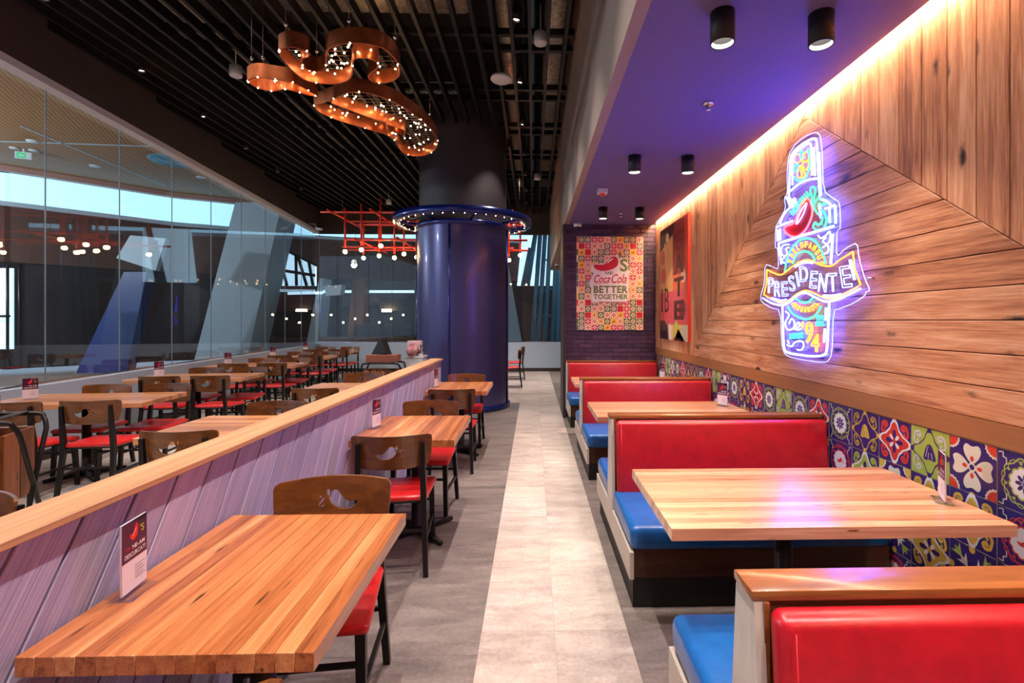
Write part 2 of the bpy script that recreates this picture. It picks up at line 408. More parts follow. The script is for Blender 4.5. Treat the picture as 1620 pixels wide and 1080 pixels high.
# ================================================================== STRUCTURE
XW = 1.9; ZS = 2.99; YB = 7.68; YE = 14.7; YR = -3.0
def wallx(y): return -4.68-0.1104*y          # the angled glazed wall on the left
WD = Vector((-0.1097, 0.994, 0)).normalized(); WN = Vector((WD.y, -WD.x, 0)); WANG = math.atan2(-WD.x, WD.y)
def struct(o, label=None): tag(o, label, kind='structure'); return o
# ---- floor
fl = struct(MB().box(-7.5, 3.2, YR, YE+0.1, -0.12, -0.004).build('floor', 'subfloor'))
TB = {}
def ftile(x0, x1, y0, y1, mat):
    w, d = round(x1-x0, 4), round(y1-y0, 4); key = (w, d, mat)
    if key not in TB:
        o = MB().box(-w/2+.0005, w/2-.0005, -d/2+.0005, d/2-.0005, -0.004, 0).build('floor_tile', mat, fl, ((x0+x1)/2, (y0+y1)/2, 0)); TB[key] = o; return o
    return inst(TB[key], fl, ((x0+x1)/2, (y0+y1)/2, 0))
XL, XR = -0.251, 0.455
wl = (XR-XL)/2
y = -0.4
while y < YE:
    for i in range(2): ftile(XL+i*wl, XL+(i+1)*wl, y, min(y+.7, YE), 'floorlight')
    y += .7
for j in range(21):
    for i in range(2): ftile(-1.165+i*.457, -1.165+(i+1)*.457, -0.5+j*.4557, -0.5+(j+1)*.4557, 'floordark')
for j in range(25):
    for i in range(3): ftile(XR+i*.4817, XR+(i+1)*.4817, -0.4+j*.5, -0.4+(j+1)*.5, 'floordark') if j < 16 or i == 0 else None
for j in range(8):
    for i in range(2): ftile(-1.165+i*.457, -1.165+(i+1)*.457, 9.07+j*.7, 9.07+(j+1)*.7, 'floorlight')
for j in range(20):
    for i in range(8):
        x1 = -1.165-i*.7; x0 = x1-.7; y0 = .7+j*.7
        if x0 > wallx(y0)+.03: ftile(x0, x1, y0, y0+.7, 'floorlight')
# ---- convex polygon helpers for boards
def clip(poly, a, b, c):
    """keep a*x+b*y<=c"""
    out = []; n = len(poly)
    for i in range(n):
        p, q = poly[i], poly[(i+1) % n]; dp = a*p[0]+b*p[1]-c; dq = a*q[0]+b*q[1]-c
        if dp <= 0: out.append(p)
        if (dp < 0 < dq) or (dq < 0 < dp):
            t = dp/(dp-dq); out.append((p[0]+(q[0]-p[0])*t, p[1]+(q[1]-p[1])*t))
    return out
def area(p): return 0.5*sum(p[i][0]*p[(i+1) % len(p)][1]-p[(i+1) % len(p)][0]*p[i][1] for i in range(len(p)))
def inset(poly, d):
    if area(poly) < 0: poly = poly[::-1]
    r = poly; n = len(poly)
    for i in range(n):
        p, q = poly[i], poly[(i+1) % n]; ex, ey = q[0]-p[0], q[1]-p[1]; L = math.hypot(ex, ey)
        if L < 1e-6: continue
        nx, ny = ey/L, -ex/L; r = clip(r, nx, ny, nx*p[0]+ny*p[1]-d)
    return r
def board(name, poly, t, mat, parent, ex, ey, org, gap=0.0015, ch=0.003):
    """poly in plane coords (a,b) -> world org+A*a+B*b given by ex,ey; mesh local x along ex"""
    poly = inset(poly, gap)
    if len(poly) < 3 or abs(area(poly)) < 4e-4: return None
    cx = sum(p[0] for p in poly)/len(poly); cy = sum(p[1] for p in poly)/len(poly)
    P = [(p[0]-cx, p[1]-cy) for p in poly]; Q = inset(P, ch)
    if area(P) < 0: P = P[::-1]
    if len(Q) != len(P): Q = [(p[0]*.97, p[1]*.97) for p in P]
    n = len(P)
    # match ring order
    k0 = min(range(n), key=lambda k: sum((P[i][0]-Q[(i+k) % n][0])**2+(P[i][1]-Q[(i+k) % n][1])**2 for i in range(n)))
    Q = Q[k0:]+Q[:k0]
    vs = [(p[0], p[1], 0) for p in P]+[(p[0], p[1], t-ch) for p in P]+[(p[0], p[1], t) for p in Q]
    fs = [tuple(range(2*n, 3*n))]
    for a in (0, n): fs += [(a+i, a+(i+1) % n, a+n+(i+1) % n, a+n+i) for i in range(n)]
    b = MB(); b.add(vs, fs)
    o = b.build(name, mat, parent)
    ex = Vector(ex); ey = Vector(ey); ez = ex.cross(ey); loc = Vector(org)+ex*cx+ey*cy
    o.matrix_local = Matrix(((ex.x, ey.x, ez.x, loc.x), (ex.y, ey.y, ez.y, loc.y), (ex.z, ey.z, ez.z, loc.z), (0, 0, 0, 1)))
    return o
# ---- right wall: rustic boards set as a big arrow, veneer band, printed tiles
wr = struct(MB().box(XW+.016, XW+.2, YR, YE, 0, 4.9).build('wall_right', 'grout'))
ZB = 1.082
MB().box(XW+.0150, XW+.0158, -1.2, YB, ZB-.02, ZS).build('batten_backing', 'blackmat', wr)
AP, AZ, SL = 3.43, 2.93, 0.735
EX1, EY1 = (0, -1, 0), (0, 0, 1)           # horizontal boards: a=-Y, b=z
EX2, EY2 = (0, 0, 1), (0, 1, 0)            # vertical boards:   a=z,  b=Y
z = ZB
j = 0
while z < AZ:
    p = [(-YB, z), (1.0, z), (1.0, z+.14), (-YB, z+.14)]
    # under the arrow: z <= AZ-SL*|Y-AP| ; a=-Y
    p = clip(p, -SL, 1, AZ+SL*AP)      # right slope (Y<AP): z <= AZ-SL*(AP-Y) -> z - SL*Y <= AZ-SL*AP
    p = clip([(-YB, z), (1.0, z), (1.0, z+.14), (-YB, z+.14)], SL, 1, AZ-SL*AP)
    p = clip(p, -SL, 1, AZ+SL*AP) if p else p
    if len(p) >= 3: board('plank', p, .018, 'plank', wr, EX1, EY1, (XW+.016, 0, 0), .002, .003)
    z += .14; j += 1
yy = AP+.15*29
while yy > -1.2:
    y1 = min(yy, YB-.002); y0 = yy-.15
    if y1 > y0+.01:
        p = [(ZB, y0), (ZS-.004, y0), (ZS-.004, y1), (ZB, y1)]
        p = clip(p, -1, -SL, -(AZ+SL*AP)) if (y0+y1)/2 > AP else clip(p, -1, SL, -(AZ-SL*AP))
        if len(p) >= 3: board('plank', p, .018, 'plank', wr, EX2, EY2, (XW+.016, 0, 0))
    yy -= .15
bd = MB().box(XW-.004, XW+.016, -1.2, YB, .986, ZB).build('band', 'bandwood', wr); bd['label'] = 'plain brown veneer band'
# ---- printed tiles
PU = srgb(58, 42, 112); CR = srgb(232, 224, 204); RD = srgb(222, 70, 52); YE_ = srgb(226, 190, 78); GN = srgb(172, 190, 84); WH = srgb(240, 238, 236)
TS = .2315; THK = .014
def tframe(u, v, w): return ((u-.5)*(TS-.004), (v-.5)*(TS-.004), THK+w)
def quatre(r, c, lob=.62):
    pts = []
    for i in range(48):
        a = 2*PI*i/48; q = (a % (PI/2))-PI/4
        rr = r*(0.80+0.2*math.cos(4*a)+0.06*math.cos(8*a)); pts.append((c[0]+rr*math.cos(a), c[1]+rr*math.sin(a)))
    return pts
def scroll(cx, cy, fx, fy, s):
    b = [(.0, .0), (.05, .13), (.2, .17), (.28, .06), (.18, -.02), (.12, .06)]
    c2 = [(.0, .0), (-.02, -.16), (.08, -.26), (.17, -.2), (.12, -.12)]
    f = lambda L: [(cx+fx*p.x*s, cy+fy*p.y*s) for p in smooth_path([(a, d) for a, d in L], False, 3)]
    return f(b), f(c2)
def scrolls(P, c, w=.045):
    for fx in (1, -1):
        for fy in (1, -1):
            cx, cy = (.10 if fx > 0 else .90), (.20 if fy > 0 else .80)
            for L in scroll(cx, cy, fx, -fy, .62): P.ribbon(L, w, c)
            P.disc(cx+fx*.10, cy-fy*.03, .035, c, 8)
def bell(P, c, c2=None):
    P.poly([(.5+p.x, .5+p.y) for p in smooth_path([(-.16, -.13), (-.10, .08), (-.04, .17), (.04, .17), (.10, .08), (.17, -.12), (.09, -.155), (.0, -.14), (-.09, -.165)], True, 4)], c)
    if c2:
        P.up(); P.ribbon([(.40, .40), (.44, .55), (.47, .64)], .012, c2); P.ribbon([(.47, .38), (.48, .5)], .012, c2); P.ribbon([(.58, .38), (.55, .5)], .012, c2)
def scallop(cx, cy, r, n, amp=.1):
    m = n*6; return [(cx+r*(1+amp*abs(math.sin(n*PI*i/m)))*math.cos(2*PI*i/m), cy+r*(1+amp*abs(math.sin(n*PI*i/m)))*math.sin(2*PI*i/m)) for i in range(m)]
def corner(P, c, edge, r=.19):
    for cx, cy, a0 in ((0, 0, 0), (1, 0, PI/2), (1, 1, PI), (0, 1, 1.5*PI)):
        arc = lambda rr: [(cx, cy)]+[(cx+rr*math.cos(a0+PI/2*i/10)*(1+.05*math.cos(i*PI)), cy+rr*math.sin(a0+PI/2*i/10)*(1+.05*math.cos(i*PI))) for i in range(11)]
        P.poly(arc(r*1.22), edge); P.up(); P.poly(arc(r), c); P.up(-.0003)
    P.up()
def tile_design(kind):
    P = Print(tframe)
    a = (TS-.004)/2
    P.box(-a, a, -a, a, 0, THK, CR)
    bg = PU
    if kind == 'green_bell': bg = GN
    P.up(); P.rect(0, 0, 1, 1, bg); P.up()
    if kind in ('flower', 'flower_yellow'):
        corner(P, RD if kind == 'flower' else YE_, CR)
        for q in range(4):
            an = q*PI/2; ca, sa = math.cos(an), math.sin(an)
            pet = smooth_path([(.07, .03), (.20, .15), (.34, .19), (.43, .13), (.40, .03), (.395, 0), (.40, -.03), (.43, -.13), (.34, -.19), (.20, -.15), (.07, -.03)], True, 3)
            P.poly([(.5+p.x*ca-p.y*sa, .5+p.x*sa+p.y*ca) for p in pet], CR)
        P.up()
        for q in range(4):
            an = q*PI/2; P.disc(.5+.16*math.cos(an), .5+.16*math.sin(an), .055 if q % 2 == 0 else .04, RD if kind == 'flower' else YE_, 12, .04 if q % 2 == 0 else .055)
        P.disc(.5, .5, .085, CR, 14); P.up(); P.disc(.5, .5, .055, PU, 12)
    elif kind in ('rosette', 'rosette_red'):
        vc = GN if kind == 'rosette' else RD
        P.ribbon([(.5+(.40+.03*math.sin(8*t))*math.cos(t), .5+(.40+.03*math.sin(8*t))*math.sin(t)) for t in [2*PI*i/48 for i in range(48)]], .024, vc, True)
        P.ribbon([(.5+(.40-.03*math.sin(8*t))*math.cos(t), .5+(.40-.03*math.sin(8*t))*math.sin(t)) for t in [2*PI*i/48 for i in range(48)]], .016, vc, True)
        for q in range(8): P.disc(.5+.345*math.cos(q*PI/4+.2), .5+.345*math.sin(q*PI/4+.2), .028, vc, 8)
        P.poly(scallop(.5, .5, .27, 12, .12), vc if kind == 'rosette' else RD); P.up(); P.poly(scallop(.5, .5, .24, 12, .12), WH); P.up()
        if kind == 'rosette':
            for q in range(8):
                an = q*PI/4; ca, sa = math.cos(an), math.sin(an)
                P.poly([(.5+x*ca-y_*sa, .5+x*sa+y_*ca) for x, y_ in ((.03, 0), (.09, .035), (.16, .025), (.17, 0), (.16, -.025), (.09, -.035))], PU)
            P.disc(.5, .5, .035, PU, 10)
        else:
            P.poly(chili(.49, .5, .13), RD); P.text("'S", .58, .46, .09, RD, .1)
        for cx, cy, s1, s2 in ((.08, .90, 1, 1), (.92, .90, -1, 1), (.08, .10, 1, -1), (.92, .10, -1, -1)):
            P.ribbon([(cx+s1*p.x, cy+s2*p.y) for p in smooth_path([(-.05, .05), (.03, .06), (.03, -.02), (.09, -.04), (.09, -.14)], False, 3)], .02, CR)
    elif kind in ('yellow_bell', 'green_bell'):
        c1 = YE_ if kind == 'yellow_bell' else PU; sc = YE_ if kind == 'yellow_bell' else WH
        P.poly(quatre(.46, (.5, .5)), c1); P.up(); P.poly(quatre(.415, (.5, .5)), bg); P.up()
        for x, y_ in ((.5, .97), (.5, .03), (.03, .5), (.97, .5)): P.disc(x, y_, .055, c1, 10)
        bell(P, c1, WH if kind == 'green_bell' else PU); scrolls(P, sc)
    elif kind.startswith('quat'):
        c1 = {'quat_red': RD, 'quat_yellow': YE_, 'quat_green': GN}[kind]
        for x, y_ in ((.5, .97), (.5, .03), (.03, .5), (.97, .5)): P.disc(x, y_, .075, c1, 12)
        scrolls(P, c1, .06); P.up()
        P.poly(quatre(.49, (.5, .5)), WH); P.up(); P.poly(quatre(.42, (.5, .5)), c1); P.up()
        for q in range(8):
            an = q*PI/4; ca, sa = math.cos(an), math.sin(an); L = .27 if q % 2 == 0 else .2
            P.poly([(.5+x*L*ca-y_*L*sa, .5+x*L*sa+y_*L*ca) for x, y_ in ((.15, 0), (.5, .2), (.9, .17), (1, 0), (.9, -.17), (.5, -.2))], PU if q % 2 == 0 else WH)
        P.up(); P.disc(.5, .5, .05, c1, 12)
    elif kind == 'leaf':
        for q in range(4):
            an = q*PI/2+PI/4; ca, sa = math.cos(an), math.sin(an)
            for k_, cc in ((0, CR), (1, GN)):
                for sg in (1, -1):
                    o = .12+.2*k_
                    P.poly([(.5+x*ca-y_*sa, .5+x*sa+y_*ca) for x, y_ in ((o, 0), (o+.10, sg*.07), (o+.22, sg*.15), (o+.16, sg*.04), (o+.24, sg*.01))], cc)
        for q in range(4): P.disc(.5+.46*math.cos(q*PI/2), .5+.46*math.sin(q*PI/2), .07, YE_, 10)
    return P.build('wall_tile', 'print', wr).data
_first = {}
def wall_tile(kind, yc, zc):
    if kind not in _first:
        me = tile_design(kind); _first[kind] = me
        o = [c for c in wr.children if c.data == me][0]
    else:
        o = bpy.data.objects.new('wall_tile', _first[kind]); COL.objects.link(o); o.parent = wr
    o.matrix_local = Matrix(((0, 0, -1, XW+.016), (-1, 0, 0, yc), (0, 1, 0, zc), (0, 0, 0, 1)))
seq1 = ['yellow_bell', 'quat_red', 'rosette', 'flower', 'green_bell', 'quat_red', 'yellow_bell', 'rosette', 'quat_red', 'rosette', 'green_bell', 'rosette', 'quat_red', 'yellow_bell', 'rosette', 'flower', 'green_bell', 'quat_red', 'rosette', 'yellow_bell']
seq2 = ['quat_yellow', 'rosette_red', 'rosette_red', 'quat_yellow', 'quat_yellow', 'flower_yellow', 'quat_green', 'rosette_red', 'flower_yellow', 'quat_yellow', 'rosette_red', 'quat_green', 'flower', 'quat_yellow', 'rosette_red']
seq3 = ['quat_red', 'rosette', 'quat_yellow', 'leaf', 'leaf', 'quat_yellow', 'leaf', 'flower_yellow']
for kcol in range(-6, 25):
    yc = 1.987+(kcol+.5)*.2318
    if yc+.11 > YB: continue
    # column kcol=0 is the white flower
    s1 = seq1[(kcol+3) % len(seq1)]; s2 = seq2[(kcol+3) % len(seq2)]; s3 = seq3[(kcol+4) % len(seq3)]
    wall_tile(s1, yc, .98-TS/2); wall_tile(s2, yc, .98-1.5*TS)
    wall_tile(s3, yc, .98-2.5*TS); wall_tile(seq2[(kcol+8) % len(seq2)], yc, .98-3.5*TS)
# ---- purple brick wall behind the last booth
wb = struct(MB().box(.50, XW+.016, YB+.012, 8.3, 0, ZS).build('wall_back', 'mortar'))
bw, bh = .215, .066; bo = None
for r in range(32):
    z0 = ZS-(r+1)*bh
    if z0 < .80: break
    for i in range(-1, 8):
        x0 = .48+i*bw+(bw/2 if r % 2 else 0); x1 = x0+bw
        a, b = max(x0, .48), min(x1, XW+.012)
        if b-a < .03: continue
        if abs((b-a)-bw) < 1e-6:
            if bo is None: bo = MB().rbox(-bw/2+.003, bw/2-.003, 0, .02, -bh/2+.003, bh/2-.003, .003, 1).build('brick', 'brick', wb, ((a+b)/2, YB-.005, z0+bh/2)); sharp(bo)
            else: inst(bo, wb, ((a+b)/2, YB-.005, z0+bh/2))
        else: MB().box(-(b-a)/2+.003, (b-a)/2-.003, 0, .02, -bh/2+.003, bh/2-.003).build('brick', 'brick', wb, ((a+b)/2, YB-.005, z0+bh/2))
struct(MB().box(.455, .50, YB-.02, 8.34, 0, ZS).build('trim_1', 'skirting'), 'dark end trim of the brick wall')
# ---- soffit, bulkhead
struct(MB().box(.55, 1.845, YR, YB+.01, ZS, ZS+.12).box(1.845, XW+.016, YR, YB+.01, ZS+.06, ZS+.12).build('ceiling_soffit', 'soffit'))
struct(MB().box(.48, .55, YR, YE, ZS, 5.7).box(.55, .8, 8.3, YE, ZS, ZS+.1).build('wall_bulkhead', 'bulkhead'))
led = tag(MB().box(1.856, 1.893, YR+.1, YB-.01, ZS+.044, ZS+.056).build('led_strip', 'led'), 'warm white light strip glowing along the top of the plank wall', 'light strip')
# ---- slatted ceiling
ce = struct(MB().box(-7.4, .48, YR, YE, 5.7, 5.8).build('ceiling', 'plenum'))
CCX, CCY, CR_ = -1.235, 8.78, .775
def slat(x, y0, y1):
    L = y1-y0
    MB().box(-.02, .02, -L/2, L/2, -.06, .06).build('slat', 'slat', ce, (x, (y0+y1)/2, 4.70))
x = .36; xs = []
while x > -6.25:
    y0 = max(YR, (-4.68-x)/.1104+.4) if x < -4.3 else YR
    dx = abs(x-CCX)
    if dx < CR_+.03:
        hh = math.sqrt(max(0, (CR_+.05)**2-dx*dx)); slat(x, y0, CCY-hh); slat(x, CCY+hh, YE-.02)
    else: slat(x, y0, YE-.02)
    x -= .2
yb_ = -2.4
while yb_ < YE-.3:
    for d in (0, .33):
        MB().box(max(wallx(yb_)+.2, -6.3), .47, yb_+d-.03, yb_+d+.03, 4.765, 4.84).build('cross_bar', 'slat', ce)
    yb_ += 1.35
# ---- walls behind the camera and beside the passage
struct(MB().box(-5, 2.1, YR-.2, YR, 0, 5.7).build('wall_rear', 'bulkhead'))
struct(MB().box(2.2, 2.4, 8.3, YE+.2, 0, 5).build('wall_passage', 'white'))
# ---- glazed left wall
def wpt(s, off=0.0, z=0.0):
    """s: world y on the wall line"""
    return Vector((wallx(s), s, z))+WN*off
def wallbox(name, s0, s1, o0, o1, z0, z1, mat, parent=None):
    a, b, c, d = wpt(s0, o0), wpt(s1, o0), wpt(s1, o1), wpt(s0, o1)
    vs = [(p.x, p.y, zz) for zz in (z0, z1) for p in (a, b, c, d)]
    m = MB(); m.add(vs, [(3, 2, 1, 0), (4, 5, 6, 7), (0, 1, 5, 4), (1, 2, 6, 5), (2, 3, 7, 6), (3, 0, 4, 7)]); return m.build(name, mat, parent)
ys0 = 14.68-1.1325*16
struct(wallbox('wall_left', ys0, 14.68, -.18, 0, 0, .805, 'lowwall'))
struct(wallbox('baseboard_left', ys0, 14.66, 0, .015, 0, .1, 'skirting'))
struct(wallbox('wall_left_fascia', ys0, 14.68, -.12, .06, 4.12, 5.7, 'fascia'))
struct(wallbox('trim_2', ys0, 14.68, -.10, .05, 4.04, 4.12, 'white'), 'white head rail over the left glazing')
w1 = struct(wallbox('window_1', ys0, 14.68, -.09, -.06, .8, .83, 'chrome'), 'glazed wall on the left')
for i in range(16):
    a = ys0+i*1.1325
    wallbox('pane', a+.006, a+1.1325-.006, -.085, -.073, .83, 4.05, 'glass', w1)
    wallbox('joint', a-.003, a+.003, -.085, -.072, .83, 4.05, 'joint', w1)
# ---- end wall
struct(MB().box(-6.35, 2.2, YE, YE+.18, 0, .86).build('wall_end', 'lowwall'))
struct(MB().box(-6.3, 2.2, YE-.015, YE, 0, .1).build('baseboard_end', 'skirting'))
struct(MB().box(-6.35, 2.2, YE-.05, YE+.12, 4.05, 5.7).build('wall_end_fascia', 'fascia'))
w2 = struct(MB().box(-6.35, 2.2, YE+.06, YE+.09, .86, .885).build('window_2', 'chrome'), 'glazed end wall')
for i in range(8):
    a = -6.3+i*1.06
    MB().box(a+.006, a+1.054, YE+.07, YE+.082, .885, 4.05).build('pane', 'glass', w2)
    MB().box(a-.004, a+.004, YE+.068, YE+.084, .885, 4.05).build('joint', 'joint', w2)
# ================================================================== THE CONCOURSE OUTSIDE
struct(MB().box(-40, 30, -15, 45, -.4, -.13).build('concourse_floor', 'extfloor'))
ZT, ZL = 6.2, 5.16
top = [at_z(-60, 256, ZT), at_z(0, 264, ZT), at_z(78, 276, ZT), at_z(193, 294.4, ZT), at_z(276, 307.4, ZT), at_z(330, 313, ZT), at_z(407, 322, ZT), at_z(500, 334, ZT), at_z(600, 340, ZT)]
cur = [(-24, 6)]+[(p.x, p.y) for p in top]+[(0, 22.6), (6, 22.8), (14, 20)]
CUR = [(p.x, p.y) for p in smooth_path(cur, False, 4)]
def ribbonwall(name, z0, z1, mat, off=0.0, i0=0, i1=None, parent=None, t=.12):
    C = CUR[i0:i1]; v = []; f = []; n = len(C)
    for i, (x, y) in enumerate(C):
        a = Vector(C[max(0, i-1)]); b = Vector(C[min(n-1, i+1)]); d = (b-a).normalized(); q = Vector((-d.y, d.x))
        for o in (off, off+t):
            for zz in (z0, z1): v.append((x+q.x*o, y+q.y*o, zz))
    for i in range(n-1):
        A, B = 4*i, 4*i+4
        f += [(A, B, B+1, A+1), (A+2, A+3, B+3, B+2), (A+1, B+1, B+3, A+3), (A, A+2, B+2, B)]
    m = MB(); m.add(v, f); return m.build(name, mat, parent)
tag(ribbonwall('clerestory_band', ZL, ZT, 'skyband'), 'curved pale blue clerestory of daylight beyond the left glass wall', 'clerestory')
tag(ribbonwall('clerestory_sill', ZL-.14, ZL, 'extwhite', -.1), 'thin grey-blue ledge under the daylight clerestory outside', 'ledge')
wc = struct(ribbonwall('concourse_wall', 0, 3.3, 'extdark', .1))
struct(ribbonwall('concourse_wall_upper', 3.3, ZL-.14, 'extbrown', 0))
m = MB(); P = [(p[0], p[1]) for p in CUR]+[(16, YE+.3), (-6.45, YE+.3), (-5.2, 3.5), (-4.5, -6), (-24, -8)]
m.prism(P, (0, 0, 1), .25, (0, 0, ZT)); ec = struct(m.build('concourse_ceiling', 'extceil'))
struct(ribbonwall('trim_3', ZT-.16, ZT+.02, 'pinkedge', -.35, t=.3), 'pinkish edge of the concourse ceiling')
for a, b in (((-60, 222), (240, 232)), ((33, 200), (262, 294))):
    p, q = at_z(*a, ZT-.01), at_z(*b, ZT-.01); d = (q-p).normalized()*.03; n = Vector((-d.y, d.x, 0))
    MB().add([p+n, p-n, q-n, q+n, p+n+Vector((0, 0, .03)), p-n+Vector((0, 0, .03)), q-n+Vector((0, 0, .03)), q+n+Vector((0, 0, .03))], [(0, 1, 2, 3), (0, 4, 5, 1), (2, 6, 7, 3), (1, 5, 6, 2), (3, 7, 4, 0)]).build('joint_line', 'extwhite', ec)
p = at_z(275, 254, ZT); tag(MB().lathe([(.05, -.02), (.3, -.05), (.34, -.02), (.55, -.06), (.62, 0)], 28, p).build('ceiling_diffuser', 'tube'), 'round grey-blue air diffuser in the brown slatted ceiling outside', 'air diffuser')
for px, py in ((52, 223), (150, 262), (318, 280)):
    p = at_z(px, py, ZT); MB().lathe([(.001, -.03), (.12, -.03), (.14, 0)], 14, p).build('ceiling_lamp', 'white', ec)
e = empty('exit_sign', at_z(37, 246, ZT-.2)); e.rotation_euler = (0, 0, .5); e.scale = (.55, .55, .55)
tag(e, 'white and green lit exit sign under the brown ceiling outside', 'exit sign')
MB().box(-.30, .30, -.03, .03, -.17, .17).build('sign_body', 'white', e); MB().box(-.03, .03, -.02, .02, .17, .35).build('bracket', 'white', e)
g = MB().box(-.24, .10, -.034, -.030, -.13, .13).build('sign_panel', 'exitgreen', e)
MB().add([(-.18, -.036, 0), (-.08, -.036, .09), (-.08, -.036, .03), (.04, -.036, .03), (.04, -.036, -.03), (-.08, -.036, -.03), (-.08, -.036, -.09)], [(0, 6, 5, 4, 3, 2, 1)]).build('arrow', 'white', g)
for s_ in (-1, 1): MB().lathe([(.001, 0), (.2, 0), (.2, .05), (.001, .05)], 18, (s_*.34, .1, .31)).build('lamp_disc', 'white', e)
ordn0 = ['first', 'second', 'third', 'fourth', 'fifth', 'sixth', 'seventh']
# leaning white columns
def leaner(name, quad, y0, depth, mat, label, cat='column'):
    b = [at_y(*p, y0) for p in quad]
    m = MB(); vs = [tuple(p) for p in b]+[(p.x, p.y+depth, p.z) for p in b]
    m.add(vs, [(0, 1, 2, 3), (7, 6, 5, 4), (0, 4, 5, 1), (1, 5, 6, 2), (2, 6, 7, 3), (3, 7, 4, 0)]); o = m.build(name, mat); tag(o, label, cat); return o
leaner('leaning_column', [(372, 320), (446, 320), (386, 590), (302, 590)], 17.2, 1.2, 'extwhite', 'huge pale leaning column outside the left glass wall')
leaner('leaning_column', [(505, 440), (511, 440), (499, 578), (478, 578)], 18.5, .8, 'extwhite', 'slim pale leaning column behind the glass corner')
leaner('leaning_column', [(786, 380), (796, 380), (830, 568), (790, 568)], 16.0, .6, 'extwhite', 'white leaning column outside the end glazing right of the blue pillar')
leaner('navy_panel', [(196, 430), (232, 430), (200, 590), (120, 590)], 14.2, .3, 'extnavy', 'navy blue leaning panel outside the left glass wall', 'panel')
leaner('hanging_panel', [(206, 372), (262, 377), (246, 428), (184, 408)], 14.6, .15, 'extwhite', 'pale four-sided hanging panel outside the left glass', 'panel')
leaner('brick_block', [(798, 452), (905, 452), (905, 562), (838, 562)], 18.2, .3, 'extbrown', 'brown brick block behind the blue steel tubes outside', 'wall')
# daylight windows out there
def daywin(quad, y0, label, bars, bar=.06):
    e = empty('daylight_window', at_y(quad[3][0], quad[3][1], y0)); tag(e, label, 'window'); L = Vector(e.location)
    b = [at_y(*p, y0)-L for p in quad]; m = MB(); m.add([tuple(p) for p in b]+[(p.x, p.y+.05, p.z) for p in b], [(0, 1, 2, 3), (4, 7, 6, 5), (0, 4, 5, 1), (1, 5, 6, 2), (2, 6, 7, 3), (3, 7, 4, 0)]); m.build('pane', 'daywin', e)
    for (a, c) in bars:
        p, q = at_y(*a, y0)-L, at_y(*c, y0)-L; p.y -= .1; q.y -= .1; MB().tube([p, q], bar, 6).build('mullion', 'extdark', e)
daywin([(437, 388), (500, 417), (500, 452), (424, 452)], 19.4, 'bright daylight window with leaning mullions outside the glass corner', [((440, 388), (456, 452)), ((443, 393), (443, 452)), ((470, 402), (471, 452)), ((473, 405), (487, 452)), ((490, 412), (497, 452)), ((430, 425), (500, 436)), ((430, 384), (503, 420))])
daywin([(-30, 424), (19, 424), (19, 552), (-30, 552)], 12.2, 'tall bright daylight window at the far left outside', [((19, 420), (19, 556)), ((38, 424), (38, 552)), ((-30, 500), (22, 500))], .03)
daywin([(826, 372), (885, 366), (885, 452), (818, 452)], 21.5, 'bright daylight opening behind the blue steel tubes', [])
for quad, y0, lab in (([(505, 459), (655, 459), (655, 463), (505, 463)], 18.6, 'long thin light line in the concourse behind the end glazing'), ([(455, 462), (510, 461), (510, 465), (455, 466)], 18.3, 'short thin light line left of the glass corner')):
    o = leaner('light_line', quad, y0, .05, 'daywin', lab, 'light line')
leaner('maroon_fascia', [(410, 452), (500, 455), (500, 490), (405, 495)], 20.0, .1, 'extred', 'maroon shop fascia under the daylight window outside', 'fascia')
leaner('brown_counter', [(505, 533), (655, 533), (655, 570), (505, 570)], 17.6, .4, 'extbrown', 'long brown counter outside the end glazing', 'counter')
leaner('steel_kitchen_unit', [(560, 512), (650, 512), (650, 533), (560, 533)], 17.9, .4, 'black', 'dark kitchen unit on the brown counter outside', 'kitchen unit')
for i in range(7):
    p = at_y(524+i*19, 498+6*((i*5) % 3), 17.4); tag(MB().ball(p, .035, 8, 5).build('pendant_bulb', 'spark'), 'warm bulb over the counter outside, %s from the left' % ordn0[i], 'bulb', 'bulbs over the outside counter')
# blue steel tubes
leaner('brown_column', [(558, 440), (578, 440), (572, 545), (548, 545)], 18.0, .5, 'extbrown', 'dark brown leaning column behind the red pipe chandelier outside', 'column')
leaner('shop_sign', [(600, 470), (640, 472), (640, 492), (600, 490)], 18.2, .15, 'blackmat', 'dark shop sign board outside behind the end glazing', 'sign')
leaner('sign_light', [(604, 489), (619, 489), (619, 493), (604, 493)], 18.0, .05, 'spark', 'small yellow light bar under the dark shop sign outside', 'light')
leaner('round_counter', [(512, 453), (541, 450), (538, 466), (516, 468)], 18.0, .4, 'extwhite', 'pale oval counter canopy outside near the glass corner', 'canopy')
tb = [((841, 560), (858, 322)), ((850, 560), (867, 300)), ((861, 560), (874, 300)), ((873, 560), (884, 300)), ((881, 560), (885, 300)), ((826, 452), (838, 392)), ((831, 452), (846, 370)), ((836, 452), (851, 352))]
tube_lab = ['blue steel tube, leftmost of the tall leaning ones outside', 'blue steel tube, second tall one from the left outside', 'blue steel tube, third tall one from the left outside', 'blue steel tube, fourth tall one from the left outside', 'blue steel tube, tall one next to the brick wall end trim', 'short blue steel tube, leftmost behind the brown block', 'short blue steel tube, middle one behind the brown block', 'short blue steel tube, rightmost behind the brown block']
for i, (a, b) in enumerate(tb):
    y0 = 16.6 if i < 5 else 19.6
    tag(MB().tube([at_y(*a, y0), at_y(*b, y0)], .075 if i < 5 else .06, 10).build('steel_tube', 'tube'), tube_lab[i], 'steel tube', 'leaning steel tubes outside')
